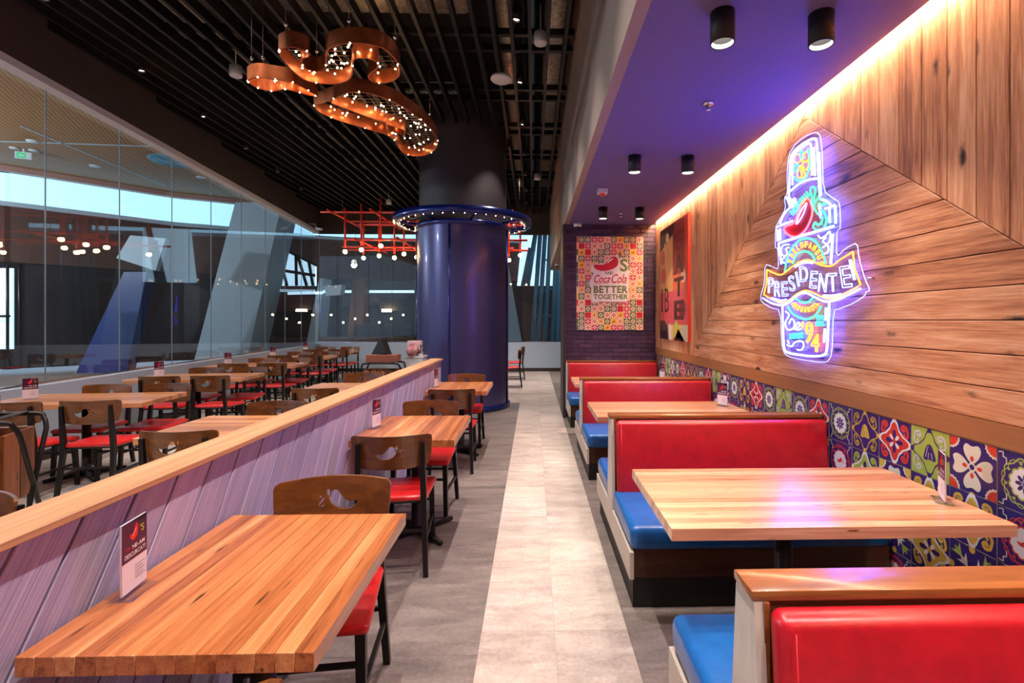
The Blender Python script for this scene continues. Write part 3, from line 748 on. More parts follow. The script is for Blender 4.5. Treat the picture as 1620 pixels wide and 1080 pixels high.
for (a, b), pos in ((((843, 499), (880, 499)), 'lowest'), (((848, 461), (882, 455)), 'middle'), (((857, 411), (884, 411)), 'topmost')):
    tag(MB().tube([at_y(*a, 16.6), at_y(*b, 16.6)], .03, 8).build('steel_tie', 'tube'), 'thin level tie bar between the leaning blue tubes, %s of three' % pos, 'tie bar', 'tie bars between the blue tubes')
for (lx_, ly_, lz_, w_, lab) in ((-9.5, 3.0, 4.6, 1000, 'added fill globe for the concourse, unseen left of the frame, nearer one'), (-15.5, 9.5, 4.4, 1000, 'added fill globe for the concourse, unseen left of the frame, farther one'), (5.5, 18.6, 4.2, 160, 'added fill globe for the concourse, unseen behind the brick wall')):  # unseen lamps, added to brighten the concourse
    e = empty('added_fill_lamp', (lx_, ly_, lz_)); tag(e, lab, 'lamp')
    MB().ball((0, 0, 0), .14, 14, 9).build('globe', 'downface', e); MB().tube([(0, 0, .13), (0, 0, ZT-lz_)], .012, 6).build('cord', 'black', e)
    light('fill_light', 'POINT', (0, 0, -.16), w_, (.86, .93, 1), e, size=.14)
# ================================================================== COLUMN
ce_ = empty('round_column', (CCX, CCY, 0)); tag(ce_, 'massive round column in perforated blue steel with a cobalt ring', 'column')
def cylmesh(name, R, z0, z1, mat, seg=64, parent=None):
    v = []; f = []
    for k in range(seg+1):
        a = 2*PI*k/seg
        for zz in (z0, z1): v.append((R*math.cos(a), R*math.sin(a), zz))
    for k in range(seg): f.append((2*k, 2*k+2, 2*k+3, 2*k+1))
    m = MB(); m.add(v, f, None, True); o = m.build(name, mat, parent); uv = o.data.uv_layers.new(name='UVMap')
    for p in o.data.polygons:
        for li in p.loop_indices:
            vi = o.data.loops[li].vertex_index; uv.data[li].uv = ((vi//2)/seg, (0 if vi % 2 == 0 else 1))
    return o
cylmesh('perforated_cladding', .79, .05, 3.14, 'perf', parent=ce_)
cylmesh('column_shaft', .755, 3.1, 5.69, 'colpaint', parent=ce_)
MB().lathe([(.79, 0), (.825, 0), (.825, .07), (.80, .09), (.79, .09)], 64).build('base_ring', 'rings', ce_)
MB().lathe([(.78, 3.06), (.82, 3.06), (.84, 3.10), (.82, 3.14), (.76, 3.14)], 64).build('collar', 'rings', ce_)
MB().lathe([(1.10, 3.17), (1.19, 3.17), (1.20, 3.19), (1.20, 3.27), (1.17, 3.27), (1.17, 3.20), (1.10, 3.20), (1.10, 3.17)], 72).build('halo_ring', 'rings', ce_)
MB().lathe([(.80, 3.19), (1.12, 3.19), (1.12, 3.20), (.80, 3.20)], 72).build('halo_plate', 'acrylic', ce_)
for k in range(8):
    a = k*PI/4+.3; MB().tube([(.80*math.cos(a), .80*math.sin(a), 3.15), (1.13*math.cos(a), 1.13*math.sin(a), 3.18)], .02, 6).build('ring_bracket', 'rings', ce_)
m = MB()
for k in range(40):
    a = 2*PI*k/40; m.ball((1.08*math.cos(a), 1.08*math.sin(a), 3.165), .006, 5, 3)
o = m.build('ring_lights', 'spark', ce_); o['label'] = 'tiny warm lights under the ring'; o['kind'] = 'stuff'
for a in (-PI/2-.15, -PI/2+2.0, PI/2, -PI/2-1.45, -.22):
    x_, y_ = .795*math.cos(a), .795*math.sin(a); MB().tube([(x_, y_, .08), (x_, y_, 3.1)], .018, 8).build('seam_trim', 'rings', ce_)
# ================================================================== COPPER CHILI CHANDELIER
ZC = 3.70; HB = .13
def px(L, ox, oy, s): return [(ox+a/s, oy+b/s) for a, b in L]
pepper = px([(88, 655), (130, 640), (200, 618), (270, 588), (340, 556), (420, 544), (520, 553), (600, 573), (700, 610), (800, 660), (900, 728), (980, 790), (1050, 862), (1088, 925), (1093, 965), (1075, 1005), (1040, 1036), (980, 1060), (900, 1065), (830, 1046), (782, 1003), (755, 950), (700, 903), (620, 872), (500, 838), (380, 802), (280, 772), (200, 740), (125, 702)], 480, 40, 5.141)
ess = [(441.7, 82.2), (446.7, 93.3), (457.8, 106.7), (471, 118.9), (485.6, 127.8), (507.8, 132), (530, 132.8), (546.7, 128.9), (555.6, 121), (557.5, 109), (558.8, 97), (564, 92.5), (577, 92), (591, 95.4), (597.7, 100.3), (596.7, 108), (586, 116), (583, 123.6), (591, 129.5), (604.5, 131.8), (620, 128.5), (629.8, 121.7), (632, 113), (630.7, 106), (624, 92.5), (610, 79), (594.8, 73), (573, 69), (554, 68.8), (536, 71), (522.8, 76), (516.5, 83), (516, 96), (515, 106.5), (510, 111.5), (500, 113), (488.9, 111), (480, 105.6), (476.7, 98.9), (479, 93), (487, 90.5), (489, 86), (485, 81.5), (476.7, 78.4), (466.7, 75.6), (455.6, 75), (446, 77.5)]
stem = [(392, 128.9), (398.9, 124), (413, 122.8), (430, 125.6), (446.7, 127.8), (463, 131), (480, 138.9), (491, 145.6), (501.7, 151.7), (488.9, 151), (474, 146.7), (460, 142.8), (446.7, 141.7), (433, 144.4), (422, 143), (407.8, 139.4), (396.7, 133)]
gloss = px([(235, 640), (300, 660), (400, 700), (520, 745), (640, 780), (672, 800), (676, 850), (720, 862), (790, 880), (822, 895), (812, 850), (700, 812)], 480, 40, 5.141)
chand = empty('chili_chandelier', (-1.75, 5.0, ZC)); CH0 = Vector(chand.location)
tag(chand, 'big copper ribbon chandelier shaped like a chili pepper and letter with fairy lights', 'chandelier')
def inpoly(p, P):
    c = False; n = len(P)
    for i in range(n):
        a, b = P[i], P[i-1]
        if (a[1] > p[1]) != (b[1] > p[1]) and p[0] < (b[0]-a[0])*(p[1]-a[1])/(b[1]-a[1])+a[0]: c = not c
    return c
rnd = random.Random(3)
def band(outline, name, closed=True, mesh=True, nlights=30, smooth_n=3):
    W3 = [at_z(a, b, ZC)-CH0 for a, b in outline]; L = smooth_path([(p.x, p.y) for p in W3], closed, smooth_n); n = len(L); t = .006
    v = []; f = []
    for i, p in enumerate(L):
        a, b = L[i-1] if (i or closed) else p, L[(i+1) % n] if (i < n-1 or closed) else p; d = (b-a).normalized(); q = Vector((-d.y, d.x))*t
        for o in (-q, q):
            for zz in (0, HB): v.append((p.x+o.x, p.y+o.y, zz))
    for i in range(n if closed else n-1):
        A, B = 4*i, 4*((i+1) % n)
        f += [(A, B, B+1, A+1), (A+2, A+3, B+3, B+2), (A+1, B+1, B+3, A+3), (A, A+2, B+2, B)]
    m = MB(); m.add(v, f, None, True); o = m.build(name, 'copper', chand); sharp(o)
    if not mesh: return
    P = [(p.x, p.y) for p in L]; xs = [p[0] for p in P]; ys = [p[1] for p in P]
    mm = MB(); st = .075
    for ax in (0, 1):
        lo, hi = (min(xs), max(xs)) if ax == 0 else (min(ys), max(ys)); w = lo+st*.5
        while w < hi:
            hits = []
            for i in range(len(P)):
                a, b = P[i-1], P[i]; u, u2 = a[ax], b[ax]
                if (u > w) != (u2 > w): tt = (w-u)/(u2-u); hits.append(a[1-ax]+(b[1-ax]-a[1-ax])*tt)
            hits.sort()
            for k_ in range(0, len(hits)-1, 2):
                a, b = ((w, hits[k_]), (w, hits[k_+1])) if ax == 0 else ((hits[k_], w), (hits[k_+1], w)); mm.tube([(a[0], a[1], HB-.012), (b[0], b[1], HB-.012)], .0035, 4)
            w += st
    mm.build('wire_mesh', 'wire', o)['kind'] = 'stuff'
    bl = MB(); c = 0
    while c < nlights:
        q = (rnd.uniform(min(xs), max(xs)), rnd.uniform(min(ys), max(ys)))
        if inpoly(q, P): bl.ball((q[0], q[1], HB-.012-rnd.uniform(.01, .09)), .0085, 6, 4); c += 1
    for i in range(0, n, max(2, n//10)):
        bl.ball((P[i][0], P[i][1], .005), .0085, 6, 4)
    bl.build('fairy_lights', 'spark', o)['kind'] = 'stuff'
band(pepper, 'pepper_ribbon', nlights=85); band(ess, 'letter_ribbon', nlights=40); band(stem, 'stem_ribbon', nlights=12); band(gloss, 'highlight_ribbon', mesh=False, smooth_n=2)
for a, b in ((452, 74), (552, 69), (501, 113), (398, 124), (416, 123), (520, 150), (585, 150), (680, 205), (620, 195), (625, 93)):
    p = at_z(a, b, ZC)-CH0; MB().tube([(p.x, p.y, HB-.01), (p.x, p.y, 4.66-ZC)], .0025, 5).build('hanging_wire', 'wire', chand)
    MB().ball((p.x, p.y, HB+.05), .018, 6, 4).build('wire_clamp', 'chrome', chand)
# ================================================================== RED PIPE CHANDELIER
rp = empty('red_pipe_chandelier', (-2.3, 10.6, 2.9)); R0 = Vector(rp.location); tag(rp, 'red pipe lattice chandelier with warm globe bulbs behind the blue column', 'chandelier')
def pipe(a, b, r=.021):
    MB().tube([Vector(a)-R0, Vector(b)-R0], r, 8).build('pipe', 'redpipe', rp)
x0, x1 = -4.2, -.12
for yy, zz, a, b in ((9.9, 3.64, x0, x1-.2), (10.5, 3.58, x0+.3, x1), (11.2, 3.64, x0+.2, x1), (9.9, 3.10, x0+.5, x1), (10.5, 3.04, x0+.2, x1-.3), (11.2, 3.08, x0, x1), (9.9, 3.40, x0+.9, x1-1)):
    pipe((a, yy, zz), (b, yy, zz))
for xx, zz in ((-3.9, 3.60), (-3.1, 3.62), (-2.2, 3.60), (-1.2, 3.62), (-.4, 3.60), (-3.4, 3.06), (-2.6, 3.08), (-1.5, 3.06), (-.6, 3.08)):
    pipe((xx, 9.5, zz), (xx, 11.6, zz))
drops = [(-3.72, 9.9, 2.86, 3.72), (-3.40, 9.9, 2.90, 3.80), (-3.24, 10.5, 2.86, 3.72), (-3.02, 9.9, 2.98, 3.96), (-2.92, 10.5, 2.82, 3.80), (-2.72, 10.5, 2.90, 3.7), (-2.62, 11.2, 2.92, 3.7), (-2.1, 9.9, 2.84, 3.8), (-1.7, 10.5, 2.95, 3.7), (-1.3, 11.2, 2.86, 3.8), (-.9, 9.9, 2.94, 3.8), (-3.8, 11.2, 2.9, 3.7), (-.55, 11.2, 2.86, 3.75), (-.28, 10.5, 2.88, 3.75)]
for xx, yy, zb, zt in drops:
    pipe((xx, yy, zb+.06), (xx, yy, zt)); q = Vector((xx, yy, zb))-R0
    MB().ball(q, .042, 10, 7).build('bulb', 'bulb', rp); MB().lathe([(.02, .03), (.022, .075), (.012, .08)], 8, q).build('bulb_socket', 'black', rp)
for xx in (-4.0, -2.3, -.3):
    MB().tube([Vector((xx, 10.5, 3.6))-R0, Vector((xx, 10.5, 4.66))-R0], .004, 5).build('hanging_wire', 'wire', rp)
# ================================================================== CEILING LAMPS
WARM = (1.0, .86, .76)
def spot(loc, aim, w, label, grp, size=.03, ang=78):
    e = empty('track_spot', loc); tag(e, label, 'spotlight', grp)
    d = Vector(aim).normalized(); q = d.to_track_quat('-Z', 'Y').to_matrix().to_4x4()
    m = MB(); m.lathe([(.001, .14), (.04, .14), (.045, .12), (.045, 0), (.038, 0), (.038, .02), (.03, .03)], 14, (0, 0, 0), mat=q); o = m.build('lamp_can', 'black', e)
    MB().lathe([(.001, .022), (.034, .022)], 14, mat=q).build('lamp_face', 'spotface', e)
    MB().tube([(0, 0, .12), (0, 0, .22)], .012, 6).build('stem', 'black', e)
    light('spot_light', 'SPOT', d*.01, w, WARM, e, aim, size, ang, .55)
ordn = ['first', 'second', 'third', 'fourth', 'fifth', 'sixth', 'seventh', 'eighth', 'ninth', 'tenth', 'eleventh', 'twelfth']
ys_ = [-1.6, -.3, 1.05, 2.42, 3.78, 5.14, 6.49, 7.88, 9.29, 10.6, 11.9, 13.2]
for i, y_ in enumerate(ys_):
    lab = ('ceiling spotlight over the aisle, %s of its row from the camera in view' % ordn[i-5]) if i >= 5 else 'ceiling spotlight over the aisle above the frame, %s from the rear wall' % ordn[i]
    spot((-.18, y_, 4.6), (-.16, .03, -1), SPOT_W*(.3 if 7 < y_ < 10 else 1), lab, 'spotlights over the aisle')
for i in range(9):
    s_ = .5+i*1.385+ (6.216-.5-4*1.385); p = wpt(s_, .52, 4.58)
    lab = ('ceiling spotlight along the left glass wall, %s from the camera in view' % ordn[i-4]) if i >= 4 else 'ceiling spotlight along the left glass wall above the frame, %s from the rear' % ordn[i]
    spot(p, (.12, .05, -1), SPOT_W*.5, lab, 'spotlights along the left glass wall')
tr = MB().tube([wpt(0, .52, 4.8), wpt(14.5, .52, 4.8)], .014, 6).build('lamp_rail', 'black'); tag(tr, 'long black lamp rail under the slats along the left glazing', 'rail')
tr = MB().tube([(-.18, YR+.2, 4.82), (-.18, YE-.2, 4.82)], .014, 6).build('lamp_rail', 'black'); tag(tr, 'long black lamp rail under the slats over the aisle', 'rail')
for i, y_ in enumerate((.4, 2.3, 4.2, 6.1, 12.3)):
    spot((-2.75, y_, 4.6), (.0, .05, -1), SPOT_W*.5, 'ceiling spotlight among the slats over the middle tables, %s from the rear' % ordn[i], 'spotlights among the slats', ang=95)
for i, y_ in enumerate((.33, 2.38, 4.47, 6.51)):
    for x_ in (.915, 1.40):
        e = empty('downlight', (x_, y_, ZS)); side = 'nearer the aisle' if x_ < 1 else 'nearer the plank wall'
        pos = ['behind the camera', 'in the nearest pair', 'in the middle pair', 'in the farthest pair'][i]
        tag(e, 'black cylinder downlight under the violet soffit, %s, %s' % (pos, side), 'downlight', 'cylinder downlights under the soffit')
        MB().lathe([(.001, 0), (.058, 0), (.058, -.15), (.052, -.15), (.050, -.13), (.040, -.09)], 28).build('housing', 'blackmat', e)
        MB().lathe([(.0515, -.148), (.049, -.125), (.044, -.105)], 28).build('reflector', 'white', e)
        MB().lathe([(.001, -.10), (.041, -.10)], 20).build('lamp_face', 'downface', e)
        light('down_light', 'SPOT', (0, 0, -.14), DOWN_W, (1, .85, .75), e, (0, 0, -1), .035, 84, .85)
# small ceiling fittings
def can(px_, py_, z_, lab, r=.07, h=.12):
    p = at_z(px_, py_, z_); e = tag(MB().lathe([(.001, 0), (r*.9, 0), (r, .015), (r*.94, h), (.001, h)], 18, p).tube([(p.x, p.y, z_+h), (p.x, p.y, z_+h+.3)], .006, 5).build('ceiling_speaker', 'white'), lab, 'speaker')
can(373, 121, 4.35, 'white ceiling speaker can left of the copper chandelier'); can(855, 70, 4.45, 'white ceiling speaker can right of the nearest aisle spotlight')
can(615, 323, 4.4, 'white ceiling speaker can above the red pipe chandelier'); can(850, 284, 4.5, 'white ceiling speaker can far down the aisle ceiling')
p = at_z(793, 128, 4.6); tag(MB().lathe([(.001, .0), (.12, .0), (.14, .02), (.13, .05), (.001, .05)], 24, p).build('ceiling_disc', 'white'), 'flat white ceiling disc beside the column top', 'detector')
def sprinkler(px_, py_, lab):
    p = at_z(px_, py_, ZS-.03); e = empty('sprinkler', (p.x, p.y, ZS)); tag(e, lab, 'sprinkler')
    MB().lathe([(.001, 0), (.04, 0), (.034, -.012), (.001, -.014)], 18).build('escutcheon', 'chrome', e); MB().lathe([(.014, -.01), (.012, -.04), (.02, -.05), (.001, -.055)], 12).build('head', 'chrome', e)
    MB().tube([(0, 0, -.015), (0, 0, -.04)], .005, 6).build('glass_bulb', 'redpipe', e)
sprinkler(1120, 170, 'chrome sprinkler head in the violet soffit, the nearer one'); sprinkler(982, 341, 'chrome sprinkler head in the soffit between the farthest downlights')
p = at_z(953, 300, ZS); e = empty('fire_beacon', (p.x, p.y, ZS)); tag(e, 'small white and red fire beacon on the violet soffit', 'fire beacon')
MB().box(-.055, .055, -.055, .055, -.045, 0).build('beacon_base', 'white', e); MB().lathe([(.03, -.045), (.026, -.07), (.001, -.075)], 12).build('beacon_lens', 'redpipe', e)
def dome(p, lab):
    e = empty('dome_camera', p); tag(e, lab, 'camera'); MB().lathe([(.001, 0), (.062, 0), (.062, -.045), (.05, -.055), (.001, -.055)], 20).build('camera_base', 'white', e); MB().lathe([(.04, -.05), (.036, -.075), (.02, -.092), (.001, -.096)], 16).build('camera_dome', 'black', e)
p = at_z(914, 353, ZS); dome((p.x, p.y, ZS), 'white dome camera on the soffit above the tile poster')
dome((.62, 13.0, ZS), 'white dome camera under the far end of the bulkhead')
p = wpt(13.6, .3, 4.0); e = empty('bullet_camera', p); tag(e, 'small white camera on the dark fascia at the glass corner', 'camera')
MB().tube([(0, 0, 0), (.16, -.05, -.03)], .035, 10).build('camera_body', 'white', e); MB().tube([(-.02, .0, .0), (-.05, .02, .12), (-.22, .04, .14)], .014, 6).build('camera_arm', 'white', e)
# ducts and clutter above the slats
def duct(x0_, x1_, y0_, y1_, z0_, z1_, lab, mat='foil'):
    tag(MB().rbox(x0_, x1_, y0_, y1_, z0_, z1_, .06, 2).build('air_duct', mat), lab, 'air duct')
duct(-.44, -.24, YR+.3, YE-.6, 5.08, 5.4, 'foil-wrapped air duct above the slats over the aisle'); duct(.14, .44, YR+.3, YE-.6, 5.1, 5.4, 'narrow foil-wrapped air duct beside the taupe bulkhead')
duct(-2.9, -.75, 5.0, 5.9, 5.1, 5.5, 'wide foil-wrapped cross duct above the copper chandelier'); duct(-4.6, -3.9, 1.5, 13, 5.15, 5.5, 'foil-wrapped duct above the slats near the left glazing')
m = MB().tube([(-.13, YR+.2, 5.25), (-.13, YE-.3, 5.25)], .05, 10).build('sprinkler_pipe', 'blackmat'); tag(m, 'black sprinkler main above the slats', 'pipe')
m = MB().tube([(-.02, YR+.2, 5.2), (-.02, YE-.3, 5.2)], .04, 10).build('grey_pipe', 'tube'); tag(m, 'grey-blue pipe above the slats by the bulkhead', 'pipe')
def vent(px_, py_, lab):
    p = at_z(px_, py_, 4.92); e = empty('swirl_vent', p); tag(e, lab, 'ceiling vent'); MB().box(-.2, .2, -.2, .2, 0, .03).build('vent_plate', 'white', e)
    for k_ in range(12):
        a = k_*PI/6; M_ = Matrix.Rotation(a, 4, 'Z'); MB().box(.06, .18, -.01, .01, -.003, 0, mat=M_).build('slot', 'blackmat', e)
vent(655, 143, 'white swirl vent above the slats, left of the pair by the column'); vent(702, 143, 'white swirl vent above the slats, right of the pair by the column')
# ================================================================== LOW PARTITION
pt = empty('low_partition', (-1.2275, 2.7, 0)); P0 = Vector(pt.location); YP0, YP1 = -1.0, 6.33
tag(pt, 'low partition of whitewashed violet slanted planks with pale oak cap', 'partition')
MB().box(-.065, .042, YP0-P0.y, YP1-P0.y-.01, 0, .998).build('core', 'skirting', pt)
cp = MB().rbox(-.0775, .0775, YP0-P0.y, YP1-P0.y+.01, .998, 1.02, .003, 1).build('cap', 'cap', pt); sharp(cp)
A_ = math.radians(57); ca, sa = math.cos(A_), math.sin(A_); pit = .145
# board coords: a along plank, b across ; Y = a*ca - b*sa , z = a*sa + b*ca
def toab(Y, z): return (Y*ca+z*sa, -Y*sa+z*ca)
b0 = toab(YP1, 0)[1]; b1 = toab(YP0, 1.0)[1]; b_ = b0-.05
while b_ < b1+.05:
    p = [(-3, b_), (9, b_), (9, b_+pit), (-3, b_+pit)]
    # Y>=YP0, Y<=YP1, z>=0.02, z<=.997
    p = clip(p, ca, -sa, YP1); p = clip(p, -ca, sa, -YP0) if p else p; p = clip(p, -sa, -ca, -.0) if p else p; p = clip(p, sa, ca, .997) if p else p
    if len(p) >= 3: board('plank', p, .0125, 'violet', pt, (0, ca, sa), (0, -sa, ca), (.042, -P0.y, 0), .0045, .0015)
    b_ += pit
# ================================================================== CHAIR
def back_panel():
    cu = bpy.data.curves.new('panel', 'CURVE'); cu.dimensions = '2D'; cu.fill_mode = 'BOTH'
    def spl(L):
        s = cu.splines.new('POLY'); s.points.add(len(L)-1); s.use_cyclic_u = True
        for p, q in zip(s.points, L): p.co = (q[0], q[1], 0, 1)
    out = [(-.212, .648), (-.228, .70), (-.234, .80), (-.230, .817), (-.214, .826), (-.1, .828), (.1, .828), (.214, .826), (.230, .817), (.234, .80), (.228, .70), (.212, .648), (.17, .634), (.08, .628), (-.08, .628), (-.17, .634)]
    spl(out); spl(chili(-.012, .722, .072))
    for ln in glyph('S', .01)[1]: spl([(.052+p[0]*.055, .702+p[1]*.068) for p in ln])
    spl([(.028, .752), (.036, .775), (.047, .772), (.046, .752), (.034, .738)])
    ob = bpy.data.objects.new('panel', cu); COL.objects.link(ob); bpy.context.view_layer.update()
    me = ob.to_mesh(); b = bmesh.new(); b.from_mesh(me); ob.to_mesh_clear(); bpy.data.objects.remove(ob)
    bmesh.ops.remove_doubles(b, verts=b.verts, dist=1e-5)
    for i in range(-6, 7):
        bmesh.ops.bisect_plane(b, geom=b.verts[:]+b.edges[:]+b.faces[:], plane_co=(i*.034, 0, 0), plane_no=(1, 0, 0), dist=1e-5)
    b.verts.index_update(); V = [v.co.copy() for v in b.verts]; n = len(V); t = .013
    def f(p, s): return (p.x, -.238-(p.y-.63)*.14+1.5*p.x*p.x+s*t/2, p.y)
    vs = [f(p, -1) for p in V]+[f(p, 1) for p in V]
    fs = []; 
    for fc in b.faces:
        idx = [v.index for v in fc.verts]
        if fc.normal.z < 0: idx = idx[::-1]
        fs.append(tuple(idx)); fs.append(tuple(i+n for i in idx[::-1]))
    for e in b.edges:
        if len(e.link_faces) == 1:
            fc = e.link_faces[0]; idx = [v.index for v in fc.verts]
            if fc.normal.z < 0: idx = idx[::-1]
            a, c = e.verts[0].index, e.verts[1].index
            if idx[(idx.index(a)+1) % len(idx)] != c: a, c = c, a
            fs.append((c, a, a+n, c+n))
    b.free(); m = MB(); m.add(vs, fs); return m
def sqbar(pts, r): 
    m = MB(); m.tube(pts, [q*1.15 for q in r] if isinstance(r, list) else r*1.15, 4, ph=PI/4); m.sm = [False]*len(m.sm); return m
chair0 = empty('dining_chair', (0, 0, 0))
back_panel().build('backrest', 'walnut', chair0)
m = MB(); m.rbox(-.215, .215, -.205, .215, .432, .47, .018, 3, fn=lambda p: Vector((p.x*(1+.06*(p.y/.21)), p.y, p.z-.012*((p.x/.215)**2) - (.012 if p.y > .17 else 0)))); m.build('seat_pad', 'redseat', chair0)
m = MB(); m.rbox(-.212, .212, -.205, .212, .415, .436, .008, 1, fn=lambda p: Vector((p.x*(1+.06*(p.y/.21)), p.y, p.z))); sharp(m.build('seat_pan', 'black', chair0))
for s_ in (-1, 1):
    sqbar([(s_*.205, -.255, 0), (s_*.188, -.20, .40), (s_*.186, -.205, .50), (s_*.184, -.222, .64), (s_*.184, -.234, .785)], [.017, .021, .021, .018, .014]).build('leg', 'black', chair0)
    sqbar([(s_*.205, .205, 0), (s_*.195, .180, .42)], [.017, .022]).build('leg', 'black', chair0)
    sqbar([(s_*.198, -.228, .20), (s_*.20, .192, .20)], .011).build('stretcher', 'black', chair0)
sqbar([(-.197, -.222, .26), (.197, -.222, .26)], .010).build('stretcher', 'black', chair0)
sqbar([(-.198, .19, .30), (.198, .19, .30)], .010).build('stretcher', 'black', chair0)
_used = [False]
def chair(x, y, face, label, group='walnut-backed dining chairs'):
    """face: heading of the sitter, degrees from +Y (counter-clockwise); x,y chair centre"""
    o = chair0
    if _used[0]: o = copy_tree(chair0)
    _used[0] = True
    o.location = (x, y, 0); o.rotation_euler = (0, 0, math.radians(face)); tag(o, label, 'chair', group); return o
def chair_back(pl, pr, face, label):
    """place a chair from where its back's two top corners stand"""
    a, b = at_z(*pl, .827), at_z(*pr, .827); c = (a+b)/2
    r = math.radians(face); off = Vector((-math.sin(r), math.cos(r), 0))*.19
    return chair(c.x+off.x, c.y+off.y, face, label)
chair_back((437, 764), (617, 757), 180+6, 'walnut chair facing the camera behind the nearest table at the violet partition')
chair_back((556.5, 689), (681, 684), 6, 'walnut chair with its back to the camera at the second partition table')
chair_back((637, 636), (727, 634), 180-2, 'walnut chair facing the camera at the far side of the second partition table')
chair_back((677, 615.5), (751.5, 614), 3, 'walnut chair with its back to the camera at the third partition table')
chair_back((709, 592), (768, 591.5), 180, 'walnut chair facing the camera in front of the blue column base')
chair_back((142, 1083), (335, 1077), 2, 'walnut chair at the near side of the nearest partition table, almost out of frame')
chair_back((221, 680), (342, 679), 2, 'walnut chair seen over the oak cap at the near side of the first middle table')
chair_back((397, 636), (478, 635.5), 180, 'walnut chair seen over the oak cap behind the first middle table')
chair_back((461, 614), (534, 612.5), 2, 'walnut chair seen over the oak cap at the near side of the second middle table')
chair_back((546.5, 590), (600, 590), 180, 'walnut chair behind the second middle table in front of the far tray stand')
chair_back((-140, 785), (18, 787), 175, 'walnut chair cut by the left frame edge in front of the wooden caddy stand')
chair(-.52, 11.3, 92, 'walnut chair seen from the side right of the blue column, the nearer of two'); chair(-.48, 12.75, 92, 'walnut chair seen from the side right of the blue column, the farther of two')
# ================================================================== TABLES
def pedestal(root, x=0.0, y=0.0, arm=.30, top=.70):
    MB().lathe([(.001, .02), (.05, .025), (.045, .06), (.036, .07), (.036, top), (.001, top)], 18, (x, y, 0)).build('pedestal', 'black', root)
    for k_ in range(4):
        a = k_*PI/2+PI/4; d = Vector((math.cos(a), math.sin(a), 0))
        MB().tube([Vector((x, y, .035)), Vector((x, y, .03))+d*arm*.6, Vector((x, y, .018))+d*arm], [.03, .026, .016], 8).build('foot', 'black', root)
    MB().box(x-.12, x+.12, y-.12, y+.12, top-.01, top).build('top_plate', 'black', root)
SV = {}
def table(name, cx, cy, lx, ly, axis, label, mat='stave', n=14, rz=0.0, group=None, staves=True, zt=.75, th=.045, ped=(0, 0)):
    """axis: 0 staves run along x, 1 along y"""
    root = empty(name, (cx, cy, 0), rz); tag(root, label, 'table', group)
    if staves:
        core = MB().box(-lx/2+.01, lx/2-.01, -ly/2+.01, ly/2-.01, zt-th+.002, zt-.012).build('tabletop', mat, root)
        L, Wd = (lx, ly) if axis == 0 else (ly, lx); w = Wd/n
        for i in range(n):
            key = (round(L, 3), round(w, 4), mat, round(th, 3))
            pos = -Wd/2+(i+.5)*w; loc = (0, pos, zt-th/2) if axis == 0 else (pos, 0, zt-th/2)
            if key not in SV:
                o = sharp(MB().rbox(-L/2, L/2, -w/2+.0002, w/2-.0002, -th/2, th/2, .0012, 1).build('stave', mat, core, loc)); SV[key] = o
            else: o = inst(SV[key], core, loc)
            o.rotation_euler = (0, 0, 0 if axis == 0 else PI/2)
    else:
        sharp(MB().rbox(-lx/2, lx/2, -ly/2, ly/2, zt-th, zt, .003, 1).build('tabletop', mat, root))
    pedestal(root, ped[0], ped[1], top=zt-th+.003); return root
# material with drawn staves for the tables farther off
k = NT('butcher_block_far'); tc = k.n.new('ShaderNodeTexCoord'); sx = k.n.new('ShaderNodeSeparateXYZ'); k.link(tc.outputs['Object'], sx.inputs[0])
wn = k.n.new('ShaderNodeTexWhiteNoise'); wn.noise_dimensions = '1D'; k.link(k.math('FLOOR', k.math('MULTIPLY', sx.outputs[1], 20.0)), wn.inputs['W'])
n1 = k.noise(k.coords((2, 40, 40), rnd=1.0), 1.0, 5, .6, .4); f = k.math('ADD', k.math('MULTIPLY', n1, .6), k.math('MULTIPLY', wn.outputs['Value'], .4))
k.col(k.ramp(f, [(.2, srgb(140, 82, 48)), (.5, srgb(188, 122, 76)), (.8, srgb(214, 156, 108))])); k.set(Roughness=.3, Coat_Weight=.4, Coat_Roughness=.15); MAT['butcher'] = k.m
for i, (yc, lab) in enumerate(((1.54, 'nearest butcher-block table standing against the violet partition'), (3.535, 'second butcher-block table against the violet partition'), (5.70, 'third butcher-block table against the partition beside the blue column'))):
    table('dining_table', -.826, yc, .66, .81, 1, lab, n=[15, 15, 13][i], group='tables along the violet partition')
for i, (yc, xo) in enumerate(((3.61, 0), (5.66, 0), (1.45, -.5))):
    table('dining_table', -1.945+xo, yc, 1.22, .76, 0, ['first middle table seen over the oak cap of the partition', 'second middle table seen over the oak cap of the partition', 'middle table hidden behind the near end of the partition'][i], 'butcher', staves=False, group='tables behind the partition')
SA = [4.81, 6.72, 8.55, 10.4, 12.35]
for i, s_ in enumerate(SA):
    p = wpt(s_, 1.6-.70); o_ = ordn[i]
    table('dining_table', p.x, p.y, 1.40, .71, 0, 'window table along the left glass wall, %s from the camera' % o_, 'butcher', staves=False, rz=WANG, group='window tables along the left glass wall')
    for near in (0, 1):
        for j_, off in enumerate((1.38, .80)):
            d = (-.355-.30+.19) if near else (.355+.06-.19)
            q = wpt(s_, off)+WD*d; deg = math.degrees(WANG)+(0 if near else 180)+random.uniform(-3, 3)
            chair(q.x, q.y, deg, 'walnut chair at the %s window table, %s side, %s' % (o_, 'near' if near else 'far', 'aisle end' if j_ == 0 else 'glass end'))
